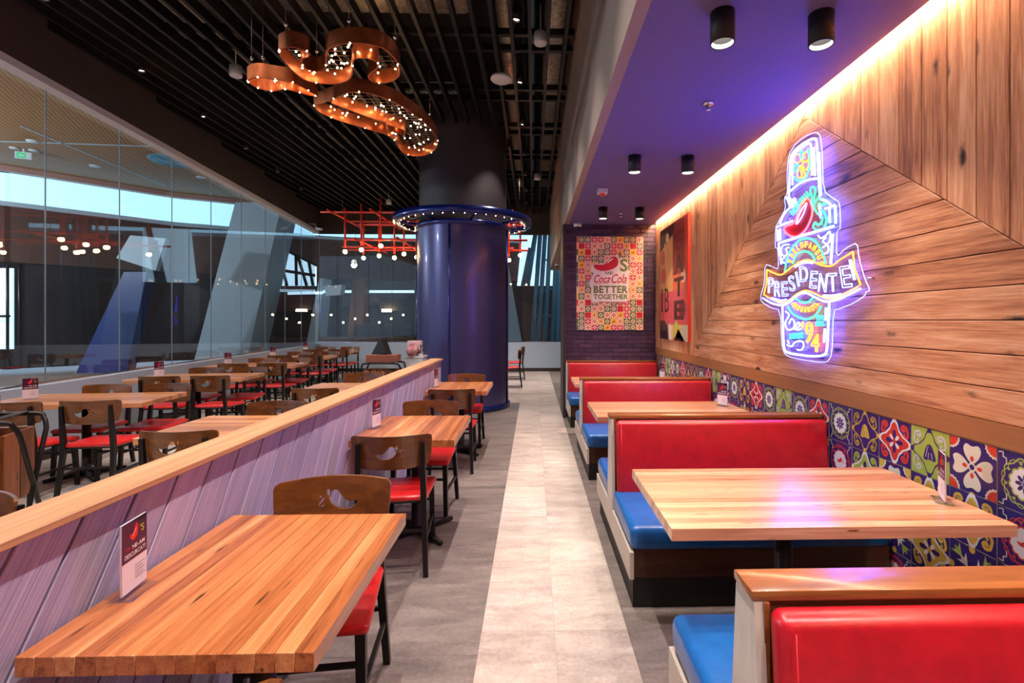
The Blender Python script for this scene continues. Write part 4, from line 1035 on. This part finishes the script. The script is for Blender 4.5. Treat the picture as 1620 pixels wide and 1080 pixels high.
# ================================================================== TABLE CARDS
k = NT('card_white'); MAT['cardw'] = k.m
PURP = srgb(74, 24, 66)
def card_print():
    P = Print(lambda u, v, w: (.0035+w, u*.105-.0525, .012+v*.19)); P.rect(0, 0, 1, 1, srgb(236, 226, 236)); P.up()
    P.rect(0, .44, 1, 1, PURP); P.rect(.55, .93, 1, 1, srgb(196, 176, 170)); P.up()
    P.poly(chili(.50, .80, .2), srgb(224, 40, 34)); P.text("'S", .72, .77, .10, srgb(180, 196, 60), .16, .02); P.ribbon([(.42, .77), (.55, .86)], .02, WH)
    P.text('NE-AM', .40, .59, .055, WH, .50, .02); P.text('DESCURCAT?', .10, .49, .06, WH, .84, .02); P.text('Hei', .14, .60, .05, srgb(214, 40, 40), .18, .01)
    for i in range(5): P.rect(.5, .32-.045*i, .92-.1*(i % 2), .328-.045*i, srgb(120, 110, 125))
    return P
tent0 = empty('table_card', (0, 0, 0))
MB().rbox(-.032, .032, -.055, .055, 0, .003, .001, 1).build('acrylic_foot', 'acrylic', tent0)
st = MB().rbox(-.003, .003, -.0545, .0545, .002, .21, .001, 1).build('acrylic_stand', 'acrylic', tent0)
cb = card_print(); cb.box(-.0015, .003, -.0525, .0525, .012, .202, srgb(236, 226, 236)); cb.build('card', 'print', tent0)
_tu = [False]
def tent(p, rz, lab):
    o = tent0 if not _tu[0] else copy_tree(tent0)
    _tu[0] = True; o.location = p; o.rotation_euler = (0, 0, math.radians(rz)); tag(o, lab, 'table card', 'acrylic table cards')
tent((-1.105, 1.40, .7505), 8, 'acrylic card stand on the nearest table by the violet partition')
tent((-1.10, 3.50, .7505), -14, 'acrylic card stand on the second table by the violet partition'); tent((-1.10, 5.62, .7505), -10, 'acrylic card stand on the third table by the violet partition')
for i, s_ in enumerate(SA):
    p = wpt(s_, .42); tent((p.x, p.y, .7505), math.degrees(WANG)-50, 'acrylic card stand on the %s window table from the camera' % ordn[i])
# ================================================================== BOOTHS
def booth(yc, label, near=True, far=True):
    root = empty('booth_bench', (1.19, yc, 0)); tag(root, label, 'booth', 'red and blue booth benches'); HX = .69
    e0, e1 = (-.68 if near else -.05), (.66 if far else .05)
    MB().box(-HX+.02, HX, e0+.03, e1-.03, 0, .16).build('plinth', 'blackmat', root)
    # pale end panel facing the aisle
    prof = [(e0, .16), (e1, .16), (e1, .30)]+([(.10, .30), (.05, .868)] if far else [(.05, .868)])+[(-.05, .868)]+([(-.10, .30), (e0, .30)] if near else [])
    m = MB(); m.prism(prof, (1, 0, 0), .022, (-HX-.002, 0, 0), (0, 1, 0), (0, 0, 1)); m.build('end_panel', 'laminate', root)
    MB().box(-HX+.02, HX, -.045, .045, .16, .865).build('back_core', 'darkwood', root)
    cpo = MB().rbox(-HX-.008, HX, -.052, .052, .866, .89, .004, 2).build('cap_rail', 'trimwood', root); sharp(cpo)
    for sg, on, e in ((-1, near, e0), (1, far, e1)):
        if not on: continue
        a, b = sorted((sg*.05, e-sg*.02)); MB().box(-HX+.02, HX, a, b, .16, .31).build('seat_box', 'darkwood', root)
        a, b = sorted((sg*.09, e)); MB().rbox(-HX+.004, HX, a, b, .305, .43, .035, 4, fn=lambda p: Vector((p.x, p.y, p.z+(.012*(1-(p.x/HX)**2) if p.z > .4 else 0)))).build('seat_cushion', 'blue', root)
        def lean(p, sg=sg): return Vector((p.x, p.y+sg*(.862-p.z)*.10, p.z))
        a, b = sorted((sg*.046, sg*.112)); MB().rbox(-HX+.026, HX, a, b, .40, .862, .026, 4, fn=lean).build('back_cushion', 'red', root)
        a, b = sorted((sg*.044, sg*.058)); MB().box(-HX+.018, -HX+.03, a, b, .40, .866).build('edge_strip', 'trimwood', root)
        MB().tube([(-HX+.052, sg*.118+sg*.01, .84), (-HX+.052, sg*.118+sg*.052, .43)], .002, 5).build('piping', 'red', root)
    return root
booth(1.157, 'red-backed double booth nearest the camera with oak rail'); booth(3.235, 'red-backed double booth, second from the camera'); booth(5.305, 'red-backed double booth, third from the camera')
booth(7.60, 'red-backed single booth standing against the purple brick wall', True, False)
for yc, lab, ln in ((2.135, 'nearest booth table in pale butcher block by the plank wall', 1.28), (4.21, 'second booth table in pale butcher block', 1.28), (6.25, 'third booth table in pale butcher block before the brick wall', 1.28)):
    table('booth_table', 1.138, yc, ln, .72, 0, lab, 'stave_pale', n=14, group='butcher-block booth tables', ped=(-.05, 0))
tent((1.70, 2.02, .7505), 152, 'acrylic card stand on the nearest booth table'); tent((1.66, 4.32, .7505), 210, 'acrylic card stand on the second booth table'); tent((1.66, 6.35, .7505), 200, 'acrylic card stand on the third booth table')
# ================================================================== TRAY STANDS AND SERVICE THINGS
def tray_stand(loc, rz, label, w=.5, hgt=.86):
    e = empty('tray_stand', loc, rz); tag(e, label, 'tray stand')
    for sg in (-1, 1):
        y0, y1 = sg*.22, -sg*.16
        L = [(-w/2, y0, 0), (-w/2, y0+(y1-y0)*.92, hgt-.09), (-w/2+.02, y0+(y1-y0)*.97, hgt-.03), (-w/2+.08, y1, hgt), (w/2-.08, y1, hgt), (w/2-.02, y0+(y1-y0)*.97, hgt-.03), (w/2, y0+(y1-y0)*.92, hgt-.09), (w/2, y0, 0)]
        MB().tube([L[0]]+smooth_path(L[1:7], False, 5)+[L[7]], .0135, 8).build('leg_frame', 'black', e)
    for xx in (-.16, 0, .16): MB().box(xx-.025, xx+.025, -.17, .17, hgt+.008, hgt+.014).build('strap', 'blackmat', e)
    return e
def caddy(loc, rz, label, n=6):
    e = empty('wooden_caddy', loc, rz); tag(e, label, 'caddy')
    for i in range(n):
        x_ = -.24+.48*(i+.5)/n; MB().box(x_-.038, x_+.038, -.17, -.15, (0 if 0 < i < n-1 else -.02), .40).build('slat', 'crate', e); MB().box(x_-.038, x_+.038, .15, .17, 0, .40).build('slat', 'crate', e)
    for sg in (-1, 1):
        for q in (-.075, .075): MB().box(sg*.24-.01, sg*.24+.01, q-.07, q+.07, 0, .40).build('slat', 'crate', e)
    MB().box(-.23, .23, -.15, .15, .0, .02).build('bottom', 'crate', e); return e
NR = math.radians(20)
tray_stand((-3.22, 2.92, 0), NR, 'black folding tray stand at the left frame edge', .56, .93); caddy((-3.30, 2.96, .44), NR, 'wooden slatted caddy hung in the folding stand at the left frame edge', 6)
m = MB().rbox(-.20, .20, -.13, .13, 0, .10, .004, 1).build('wooden_box', 'board'); sharp(m); m.location = (-3.42, 2.95, .947); m.rotation_euler = (0, 0, NR); tag(m, 'reddish wooden box on the folding stand at the left frame edge', 'box')
sx_, sy_ = -2.17, 7.25
tray_stand((sx_, sy_, 0), 0, 'black folding tray stand left of the blue column', .56, .89); caddy((sx_, sy_+.0, .39), 0, 'dark wooden caddy hung in the tray stand by the blue column', 5)
m = sharp(MB().rbox(-.21, .21, -.15, .15, 0, .105, .004, 1).build('wooden_box', 'board')); m.location = (sx_, sy_, .906); tag(m, 'reddish wooden box on the tray stand by the blue column', 'box')
e = empty('order_screen', (sx_-.02, sy_+.02, 1.012), math.radians(-20)); tag(e, 'black tilted order screen standing on the box by the column', 'screen')
m = MB(); m.prism([(-.15, 0), (.11, 0), (.02, .225), (-.01, .23)], (0, 1, 0), .12, (0, -.06, 0), (1, 0, 0), (0, 0, 1)); m.build('screen_body', 'blackmat', e); MB().box(-.02, .10, -.08, .08, 0, .02).build('screen_foot', 'black', e)
sv = empty('service_cabinet', (sx_+.40, sy_+.30, 0)); tag(sv, 'pale service cabinet between the tray stand and the blue column', 'cabinet')
MB().box(-.13, .13, -.13, .13, .06, .95).build('cabinet_body', 'white', sv); MB().box(-.14, .14, -.14, .14, .95, .975).build('cabinet_top', 'white', sv); MB().box(-.12, .12, -.12, .12, 0, .06).build('cabinet_plinth', 'blackmat', sv)
m = MB().rbox(-.10, .10, -.07, .07, 0, .22, .006, 1).build('pink_box', plain('pink_card', srgb(196, 160, 166), .6)); m.location = (sx_+.37, sy_+.34, .976); tag(m, 'pink carton standing on the pale service cabinet', 'carton')
m = MB().lathe([(.001, 0), (.06, 0), (.09, .06), (.08, .13), (.03, .15), (.05, .18), (.001, .175)], 12).build('cloth_bag', plain('red_white_cloth', srgb(190, 130, 132), .8, noise=.5, nscale=18)); m.location = (sx_+.36, sy_+.20, .976); tag(m, 'red and white cloth bag on the pale service cabinet', 'bag')
m = MB().lathe([(.001, 0), (.045, 0), (.045, .13), (.02, .16), (.02, .19), (.001, .19)], 14).build('steel_jug', 'chrome'); m.location = (sx_+.49, sy_+.22, .976); tag(m, 'steel jug at the right end of the service cabinet', 'jug')
table('dining_table', -1.95, 11.9, .7, .7, 0, 'far square table half hidden left behind the blue column', 'butcher', staves=False)
chair(-1.95, 11.35, 0, 'walnut chair at the far square table half hidden by the column')
# ================================================================== NEON SIGN
XN = 1.845
ns = empty('neon_sign', (XN, 3.3, 1.22)); N0 = Vector(ns.location); tag(ns, 'tall bottle-shaped neon sign reading PRESIDENTE on the plank wall', 'neon sign')
fa = lambda p: (1210+p[0]/5.4, 200+p[1]/5.4)
fb = lambda p: (1190+p[0]/5.143, 370+p[1]/5.143)
def np_(p, f, x=XN): return at_x(*f(p), x)-N0
outl = [fa(p) for p in [(90, 1040), (90, 870), (120, 810), (180, 700), (165, 610), (195, 575), (190, 400), (205, 240), (260, 150), (340, 85), (440, 45), (475, 80), (490, 200), (500, 550), (590, 620), (640, 645), (648, 870), (620, 890)]]+[fb(p) for p in [(690, 0), (685, 190), (760, 115), (855, 68), (870, 200), (915, 360), (960, 460), (925, 470), (920, 500), (830, 560), (720, 605), (662, 620), (650, 980), (610, 1045), (520, 1040), (330, 1010), (265, 980), (240, 900), (230, 620), (150, 600), (80, 555), (65, 520), (100, 400), (105, 245), (160, 265), (215, 290), (210, 120), (190, 110)]]
O3 = [at_x(*p, XN+.012)-N0 for p in outl]
O3 = [q for i in range(len(O3)) for q in (O3[i].lerp(O3[(i+1) % len(O3)], .2), O3[i].lerp(O3[(i+1) % len(O3)], .8))]
m = MB(); n = len(O3); vs = [tuple(p) for p in O3]+[(p.x+.006, p.y, p.z) for p in O3]
A2 = sum(O3[i].y*O3[(i+1) % n].z-O3[(i+1) % n].y*O3[i].z for i in range(n))
m.add(vs, [tuple(range(n)), tuple(range(2*n-1, n-1, -1))]+[(i, (i+1) % n, n+(i+1) % n, n+i) for i in range(n)]); m.build('acrylic_plate', 'acrylic', ns)
MB().tube(O3, .0028, 5, True).build('plate_edge', 'neon_edge', ns)
for q in ((1243, 305), (1318, 330), (1215, 420), (1372, 440), (1250, 545), (1305, 560)):
    p = at_x(*q, XN+.012)-N0; MB().tube([p, p+Vector((.05, 0, 0))], .006, 8).build('standoff', 'chrome', ns)
def neon(col, paths, f, r=.0058, sm=True, closed=False):
    for L in paths:
        pts = [np_(p, f) for p in L]
        if sm: pts = smooth_path(pts, closed, 4)
        MB().tube(pts, r, 6, closed).build('neon_tube', 'neon_'+col, ns)
neon('blue', [[(215, 690), (207, 600), (213, 400), (225, 255), (300, 165), (380, 118), (430, 105), (445, 160), (452, 300), (470, 600)]], fa, .0075)
neon('blue', [[(235, 500), (236, 330), (242, 245), (320, 178), (388, 148), (398, 260), (404, 415)], [(213, 555), (300, 485), (380, 452), (446, 445)], [(130, 830), (160, 755), (215, 692), (245, 680)], [(100, 862), (170, 830), (235, 805)], [(480, 622), (530, 640), (560, 668)], [(515, 702), (560, 688), (600, 682), (605, 830)]], fa, .0075)
neon('blue', [[(417, 180), (427, 420)], [(462, 220), (478, 590)], [(226, 330), (224, 420)], [(552, 700), (556, 822)], [(106, 880), (110, 980)], [(130, 872), (131, 972)], [(120, 996), (350, 922), (588, 852)], [(470, 660), (478, 780)]], fa, .0085, False)
neon('orange', [[(250, 280), (262, 245), (292, 238), (304, 268), (300, 300), (262, 308)], [(305, 335), (278, 405), (292, 440), (318, 410)], [(312, 335), (318, 440), (342, 412)], [(325, 312), (372, 300), (368, 345), (343, 372), (320, 330)], [(322, 296), (342, 225), (368, 215), (374, 280)]], fa, .0052, True, True)
neon('green', [[(250, 432), (288, 465), (340, 440), (374, 372), (386, 280), (366, 190)]], fa, .006)
neon('green', [[(302, 235), (318, 210), (330, 240), (316, 290)], [(250, 352), (274, 326), (296, 342), (270, 382), (250, 374)], [(392, 530), (418, 514), (432, 555), (420, 600), (400, 668), (404, 610), (392, 570)]], fa, .0056, True, True)
neon('green', [[(514, 650), (470, 612), (432, 640), (420, 690), (448, 740), (488, 775), (480, 828), (448, 838), (430, 820), (414, 858), (450, 886), (502, 868), (528, 800), (506, 735), (462, 700), (462, 660), (492, 668)]], fa, .0062, True, True)
neon('red', [[(165, 870), (195, 845), (240, 830), (280, 760), (318, 655), (355, 615), (388, 640), (406, 720), (390, 800), (340, 890), (270, 940), (210, 930), (172, 895)]], fa, .007, True, True)
neon('edge', [[(268, 828), (300, 740), (345, 665), (356, 664), (330, 745), (290, 812)]], fa, .006, True, True)
# chili face behind its outline: red printed panel
L = [at_x(*fa(p), XN+.009)-N0 for p in [(165, 870), (195, 845), (240, 830), (280, 760), (318, 655), (355, 615), (388, 640), (406, 720), (390, 800), (340, 890), (270, 940), (210, 930), (172, 895)]]
m = MB(); n = len(L); m.add([tuple(p) for p in L]+[(p.x+.002, p.y, p.z) for p in L], [tuple(range(n)), tuple(range(2*n-1, n-1, -1))]+[(i, (i+1) % n, n+(i+1) % n, n+i) for i in range(n)]); m.build('chili_panel', plain('red_neon_panel', srgb(226, 30, 60), .4), ns)
neon('green', [[(265, 310), (290, 180), (350, 80), (430, 35), (510, 60), (570, 150), (600, 240)], [(330, 240), (360, 170), (420, 140), (480, 165), (510, 212)], [(290, 590), (330, 650), (400, 688), (460, 690), (520, 655), (560, 590)], [(350, 520), (400, 555), (450, 555), (495, 520)]], fb, .0062)
neon('orange', [[(120, 290), (180, 320), (240, 330), (320, 270), (400, 220), (470, 213), (550, 250), (640, 260), (720, 205), (820, 145)], [(840, 440), (760, 480), (670, 520), (590, 520), (500, 480), (430, 460), (360, 490), (290, 545), (230, 560), (160, 530), (95, 495)]], fb, .0058)
neon('orange', [[(820, 145), (832, 280), (882, 412), (840, 440)], [(95, 495), (116, 400), (120, 290)]], fb, .0058, False)
neon('blue', [[(85, 520), (150, 560), (240, 580), (310, 550), (380, 492), (440, 480), (520, 520), (600, 550), (700, 530), (790, 490), (880, 445)], [(350, 268), (420, 232), (490, 236)], [(580, 500), (650, 502), (720, 490)], [(160, 520), (230, 542), (275, 532)]], fb, .0068)
neon('blue', [[(796, 210), (832, 372)], [(215, 80), (238, 245)], [(655, 0), (640, 245)], [(602, 600), (596, 705)], [(592, 770), (585, 882)]], fb, .0085, False)
neon('blue', [[(246, 575), (252, 780), (262, 930), (300, 968), (400, 985), (500, 995), (585, 982), (608, 930), (618, 760), (628, 560)]], fb, .008)
# white scrolls
neon('blue', [[(300, 85), (250, 95), (235, 140), (255, 180), (285, 160), (275, 120), (300, 110)], [(265, 190), (240, 215), (262, 238)], [(535, 10), (560, 35), (600, 10), (630, -20), (635, 40), (610, 80), (575, 60), (600, 30)], [(575, 110), (612, 90), (620, 140), (588, 160)], [(272, 630), (300, 660), (270, 720), (285, 775), (330, 770), (345, 720), (320, 690), (300, 730)], [(345, 775), (372, 720), (388, 740), (360, 780), (395, 775)], [(285, 900), (320, 915), (350, 880), (400, 870), (420, 905), (400, 942), (365, 940)], [(290, 865), (300, 890)]], fb, .0055)
def letters(txt, boxes, f, col, r, rot=None, shear=0.0):
    """boxes: per letter (cx,cy,w,h,slope) in crop pixels"""
    for ch, (cx, cy, w, h_, sl) in zip(txt, boxes):
        m = MB(); tr, lines, x0, x1 = glyph(ch, .012)
        for ln in lines:
            pts = []
            for p in ln:
                u = ((p[0]-x0)/(x1-x0)-.5)*w; v = (p[1]/.70-.5)*h_
                pts.append((cx+u*math.cos(sl)+v*math.sin(sl), cy+u*math.sin(sl)*1.0-v*math.cos(sl)))
            q = [np_(p, f) for p in pts]; m.tube(q, r, 5, True)
        m.build('neon_letter', 'neon_'+col, ns)
letters('PRESIDENTE', [(153, 415, 48, 125, .0), (207, 445, 50, 125, .05), (265, 445, 50, 120, -.05), (322, 400, 48, 125, -.15), (368, 365, 16, 120, -.2), (420, 325, 66, 125, -.05), (500, 370, 56, 140, .1), (575, 395, 66, 150, .1), (655, 392, 70, 150, -.05), (762, 345, 84, 175, -.15)], fb, 'edge', .0042)
def arc_boxes(n, c, rx, ry, a0, a1, w, h_):
    out = []
    for i in range(n):
        a = math.radians(a0+(a1-a0)*i/(n-1)); x_, y_ = c[0]+rx*math.cos(a), c[1]-ry*math.sin(a); sl = math.atan2(rx*math.cos(a), ry*math.sin(a)) if a0 > a1 else -math.atan2(rx*math.cos(a), -ry*math.sin(a))
        out.append((x_, y_, w, h_, sl))
    return out
letters('WORLDFAMOUS', arc_boxes(11, (435, 260), 125, 175, 168, 8, 22, 46), fb, 'orange', .003)
letters('MARGARITA', arc_boxes(9, (432, 540), 100, 75, 205, 335, 19, 42), fb, 'orange', .003)
letters('SINCE', [(312, 832, 17, 42, 0), (333, 830, 5, 42, 0), (352, 828, 20, 42, 0), (377, 826, 18, 42, 0), (400, 823, 17, 42, 0)], fb, 'cyan', .003)
letters('94', [(462, 800, 62, 165, .05), (512, 885, 62, 140, .05)], fb, 'orange', .0055)
neon('orange', [[(402, 730), (415, 715), (415, 750), (405, 765)]], fb, .005, True, True)
letters('TMSEAL', [(530, 682, 18, 38, 0), (562, 680, 28, 38, 0), (524, 730, 14, 36, 0), (542, 729, 14, 36, 0), (561, 728, 15, 36, 0), (579, 727, 13, 36, 0)], fb, 'cyan', .0028)
letters('The', [(198, 640, 26, 80, -.3), (228, 630, 22, 80, -.3), (256, 622, 22, 80, -.3)], fa, 'edge', .0045)
letters('ORIGINAL', [(232+20*i, 738-27*i+ (i*i)*.4, 17, 44, -.75) for i in range(8)], fa, 'green', .0032)
# ================================================================== TILE POSTER WITH CUT-OUT SIGN
pz0, pz1, pxa, pxb = 1.352, 2.80, .665, 1.70
po = empty('tile_poster', (pxa, YB-.006, pz0)); tag(po, 'colourful tile-pattern poster with raised BETTER TOGETHER sign on the brick wall', 'poster')
Wp, Hp = pxb-pxa, pz1-pz0
def pf(u, v, w): return (u, -.02-w, v)
P = Print(pf); P.box(0, Wp, -.02, 0, 0, Hp, srgb(216, 190, 150)); P.up(); P.rect(0, 0, Wp, Hp, srgb(238, 214, 170)); P.up(); rr = random.Random(5)
cs = Wp/10.35; MAG = srgb(206, 40, 74); DG = srgb(58, 92, 74); GD = srgb(228, 170, 74); CRM = srgb(248, 226, 186); GY = srgb(88, 92, 104)
for r in range(15):
    for c in range(-1, 11):
        x0 = c*cs+(.22 if True else 0)*cs*1.0-.0+.06*cs; y0 = Hp-(r+1)*cs*.972*1.0
        g = .045*cs; a, b, c1, d = x0+g, y0+g, x0+cs-g, y0+cs*.972-g
        a, c1 = max(a, 0), min(c1, Wp); b = max(b, 0)
        if c1-a < .004: continue
        full = c1-a > cs*.8
        t = [0, 2, 4, 7, 3, 1, 6, 0, 2, 4, 8, 7][(r*5+c*3+rr.randrange(3)*2) % 12]
        bg, f1, f2 = [(GY, CRM, GY), (srgb(214, 30, 48), MAG, DG), (MAG, srgb(255, 214, 214), MAG), (CRM, MAG, CRM), (DG, CRM, DG), (GD, srgb(180, 90, 20), CRM), (srgb(250, 196, 150), GD, srgb(190, 90, 30)), (srgb(250, 220, 200), srgb(200, 36, 70), CRM), (srgb(250, 190, 70), srgb(160, 60, 30), GD)][t]
        P.rect(a, b, c1, d, bg)
        if not full: continue
        mx, my, h_ = (a+c1)/2, (b+d)/2, (c1-a)/2
        P.up()
        if t in (0, 4): P.disc(mx, my, h_*.72, f1, 12); P.up(); P.disc(mx, my, h_*.42, f2, 10); P.up(); P.disc(mx, my, h_*.2, f1, 8); P.up(-.0006)
        elif t in (2, 3, 7, 5, 6):
            star = [(mx+h_*(.92 if i % 2 == 0 else .36)*math.cos(i*PI/4), my+h_*(.92 if i % 2 == 0 else .36)*math.sin(i*PI/4)) for i in range(8)]
            P.poly(star, f1); 
            for sx1 in (-1, 1):
                for sy1 in (-1, 1): P.disc(mx+sx1*h_*.78, my+sy1*h_*.78, h_*.2, f1, 6)
            P.up(); P.disc(mx, my, h_*.22, f2, 8); P.up(-.0003)
        else: P.poly(chili(mx, my-.1*h_, h_*.62), f1); P.disc(mx+.3*h_, my+.45*h_, h_*.16, f2, 6)
        P.up(-.0003)
P.build('poster_print', 'print', po)
# cut-out sign, 3 cm proud; coordinates in the crop [905,365,1025,530] x6.54
def cu(p):
    q = at_y(905+p[0]/6.54, 365+p[1]/6.54, YB-.05); return (q.x-pxa, q.z-pz0)
so = [cu(p) for p in [(190, 395), (205, 355), (240, 342), (330, 335), (365, 295), (400, 265), (440, 258), (475, 240), (500, 225), (515, 240), (505, 280), (560, 290), (580, 320), (575, 360), (580, 400), (600, 420), (590, 450), (585, 720), (560, 735), (430, 735), (300, 730), (260, 742), (205, 738), (200, 700), (205, 590), (185, 570), (185, 520), (215, 470), (225, 440), (195, 420)]]
m = MB(); m.prism(so, (0, -1, 0), .028, (0, -.022, 0), (1, 0, 0), (0, 0, 1), srgb(242, 238, 240)); sgn = m.build('sign_board', 'print', po); sgn['label'] = 'white cut-out sign board with chili and lettering'
P = Print(lambda u, v, w: (u, -.0505-w, v)); RDP = srgb(200, 18, 48); OLV = srgb(112, 128, 70); DKG = srgb(66, 76, 66)
P.poly([(p.x, p.y) for p in smooth_path([cu(p) for p in [(225, 355), (255, 348), (320, 350), (360, 320), (395, 280), (430, 265), (462, 280), (478, 320), (465, 365), (420, 395), (350, 415), (285, 412), (240, 392), (226, 372)]], True, 4)], RDP); P.up()
P.poly([(p.x, p.y) for p in smooth_path([cu(p) for p in [(365, 335), (385, 300), (415, 285), (432, 288), (415, 300), (385, 325), (368, 340)]], True, 4)], WH)
P.poly([(p.x, p.y) for p in smooth_path([cu(p) for p in [(472, 240), (490, 228), (508, 235), (508, 262), (490, 285), (478, 290), (488, 268), (484, 255)]], True, 4)], OLV)
def ptext(t, x0_, x1_, yb_, h_, c, bold=.015, shear=0.0):
    a = cu((x0_, yb_)); b = cu((x1_, yb_)); tp = cu((x0_, yb_-h_)); P.text(t, a[0], a[1], tp[1]-a[1], c, b[0]-a[0], bold, .05, shear)
ptext('S', 495, 575, 415, 122, OLV, .03); ptext('AND', 340, 425, 452, 32, DKG, .02)
ptext('Coca', 218, 385, 535, 80, RDP, .012, .25); ptext('-', 388, 404, 510, 60, RDP, .012); ptext('Cola', 398, 560, 540, 92, RDP, .012, .25)
ptext('BETTER', 222, 578, 640, 70, OLV, .04); ptext('TOGETHER', 222, 578, 705, 48, OLV, .03)
P.ribbon([cu(p) for p in ((232, 548), (300, 548), (345, 540), (372, 548))], .006, RDP)
P.build('sign_print', 'print', sgn)
# ================================================================== MURAL PANEL ON THE PLANK WALL
ay0, ay1, az0, az1 = 5.96, 7.28, 1.24, 2.81
mp_ = empty('mural_panel', (XW-.03, ay1, az0)); tag(mp_, 'tall abstract orange and maroon lettered art panel on the plank wall', 'art panel')
MB().box(0, .028, -(ay1-ay0), 0, 0, az1-az0).build('panel_frame', 'redpipe', mp_)
def mf(u, v, w): return (-.0006-w, -u*(ay1-ay0), v*(az1-az0))
P = Print(mf); OR = srgb(214, 98, 60); PK = srgb(206, 74, 84); MR = srgb(58, 24, 30); CL = srgb(226, 190, 150); TAN = srgb(214, 150, 90)
P.rect(0, 0, 1, 1, OR); P.up(); P.rect(0, .42, .5, 1, TAN); P.rect(0, .14, 1, .42, PK); P.rect(.5, .55, 1, 1, srgb(150, 50, 44)); P.up(); P.rect(.9, .3, 1, 1, RD); P.up()
P.poly([(0, .8), (.5, .9), (.6, 1), (0, 1)], MR); P.poly([(0, 0), (.35, 0), (.33, .1), (.18, .17), (0, .16)], MR); P.poly([(.55, 0), (.9, 0), (.7, .1)], MR); P.rect(.3, 0, .5, .13, CL); P.rect(.5, .02, .78, .13, srgb(204, 170, 80)); P.rect(.78, 0, 1, .13, srgb(190, 176, 150)); P.up()
for x_, y_, r_, c in ((.12, .74, .12, srgb(190, 84, 60)), (.14, .57, .13, srgb(200, 70, 60)), (.82, .26, .14, srgb(120, 34, 50)), (.86, .52, .1, CL), (.62, .13, .06, GN), (.3, .9, .08, CL)): P.disc(x_, y_, r_*.8, c, 20, r_*.55)
P.up(); P.text('1', .06, .24, .22, MR, .06); P.text('B', .20, .24, .22, MR, .16)
for i, ch in enumerate('ETAE'): P.text(ch, .55, .18+.19*i, .15, MR if i != 3 else srgb(120, 40, 36), .32, .03)
P.ribbon([(.2, .86), (.24, .70), (.3, .62), (.27, .5)], .03, CL); P.ribbon([(.3, .14), (.33, .02)], .03, srgb(60, 60, 130)); P.ribbon([(.4, .14), (.41, .01)], .02, WH)
P.build('mural_print', 'print', mp_)
for o in list(COL.objects):
    if o.type == 'CURVE': bpy.data.objects.remove(o)
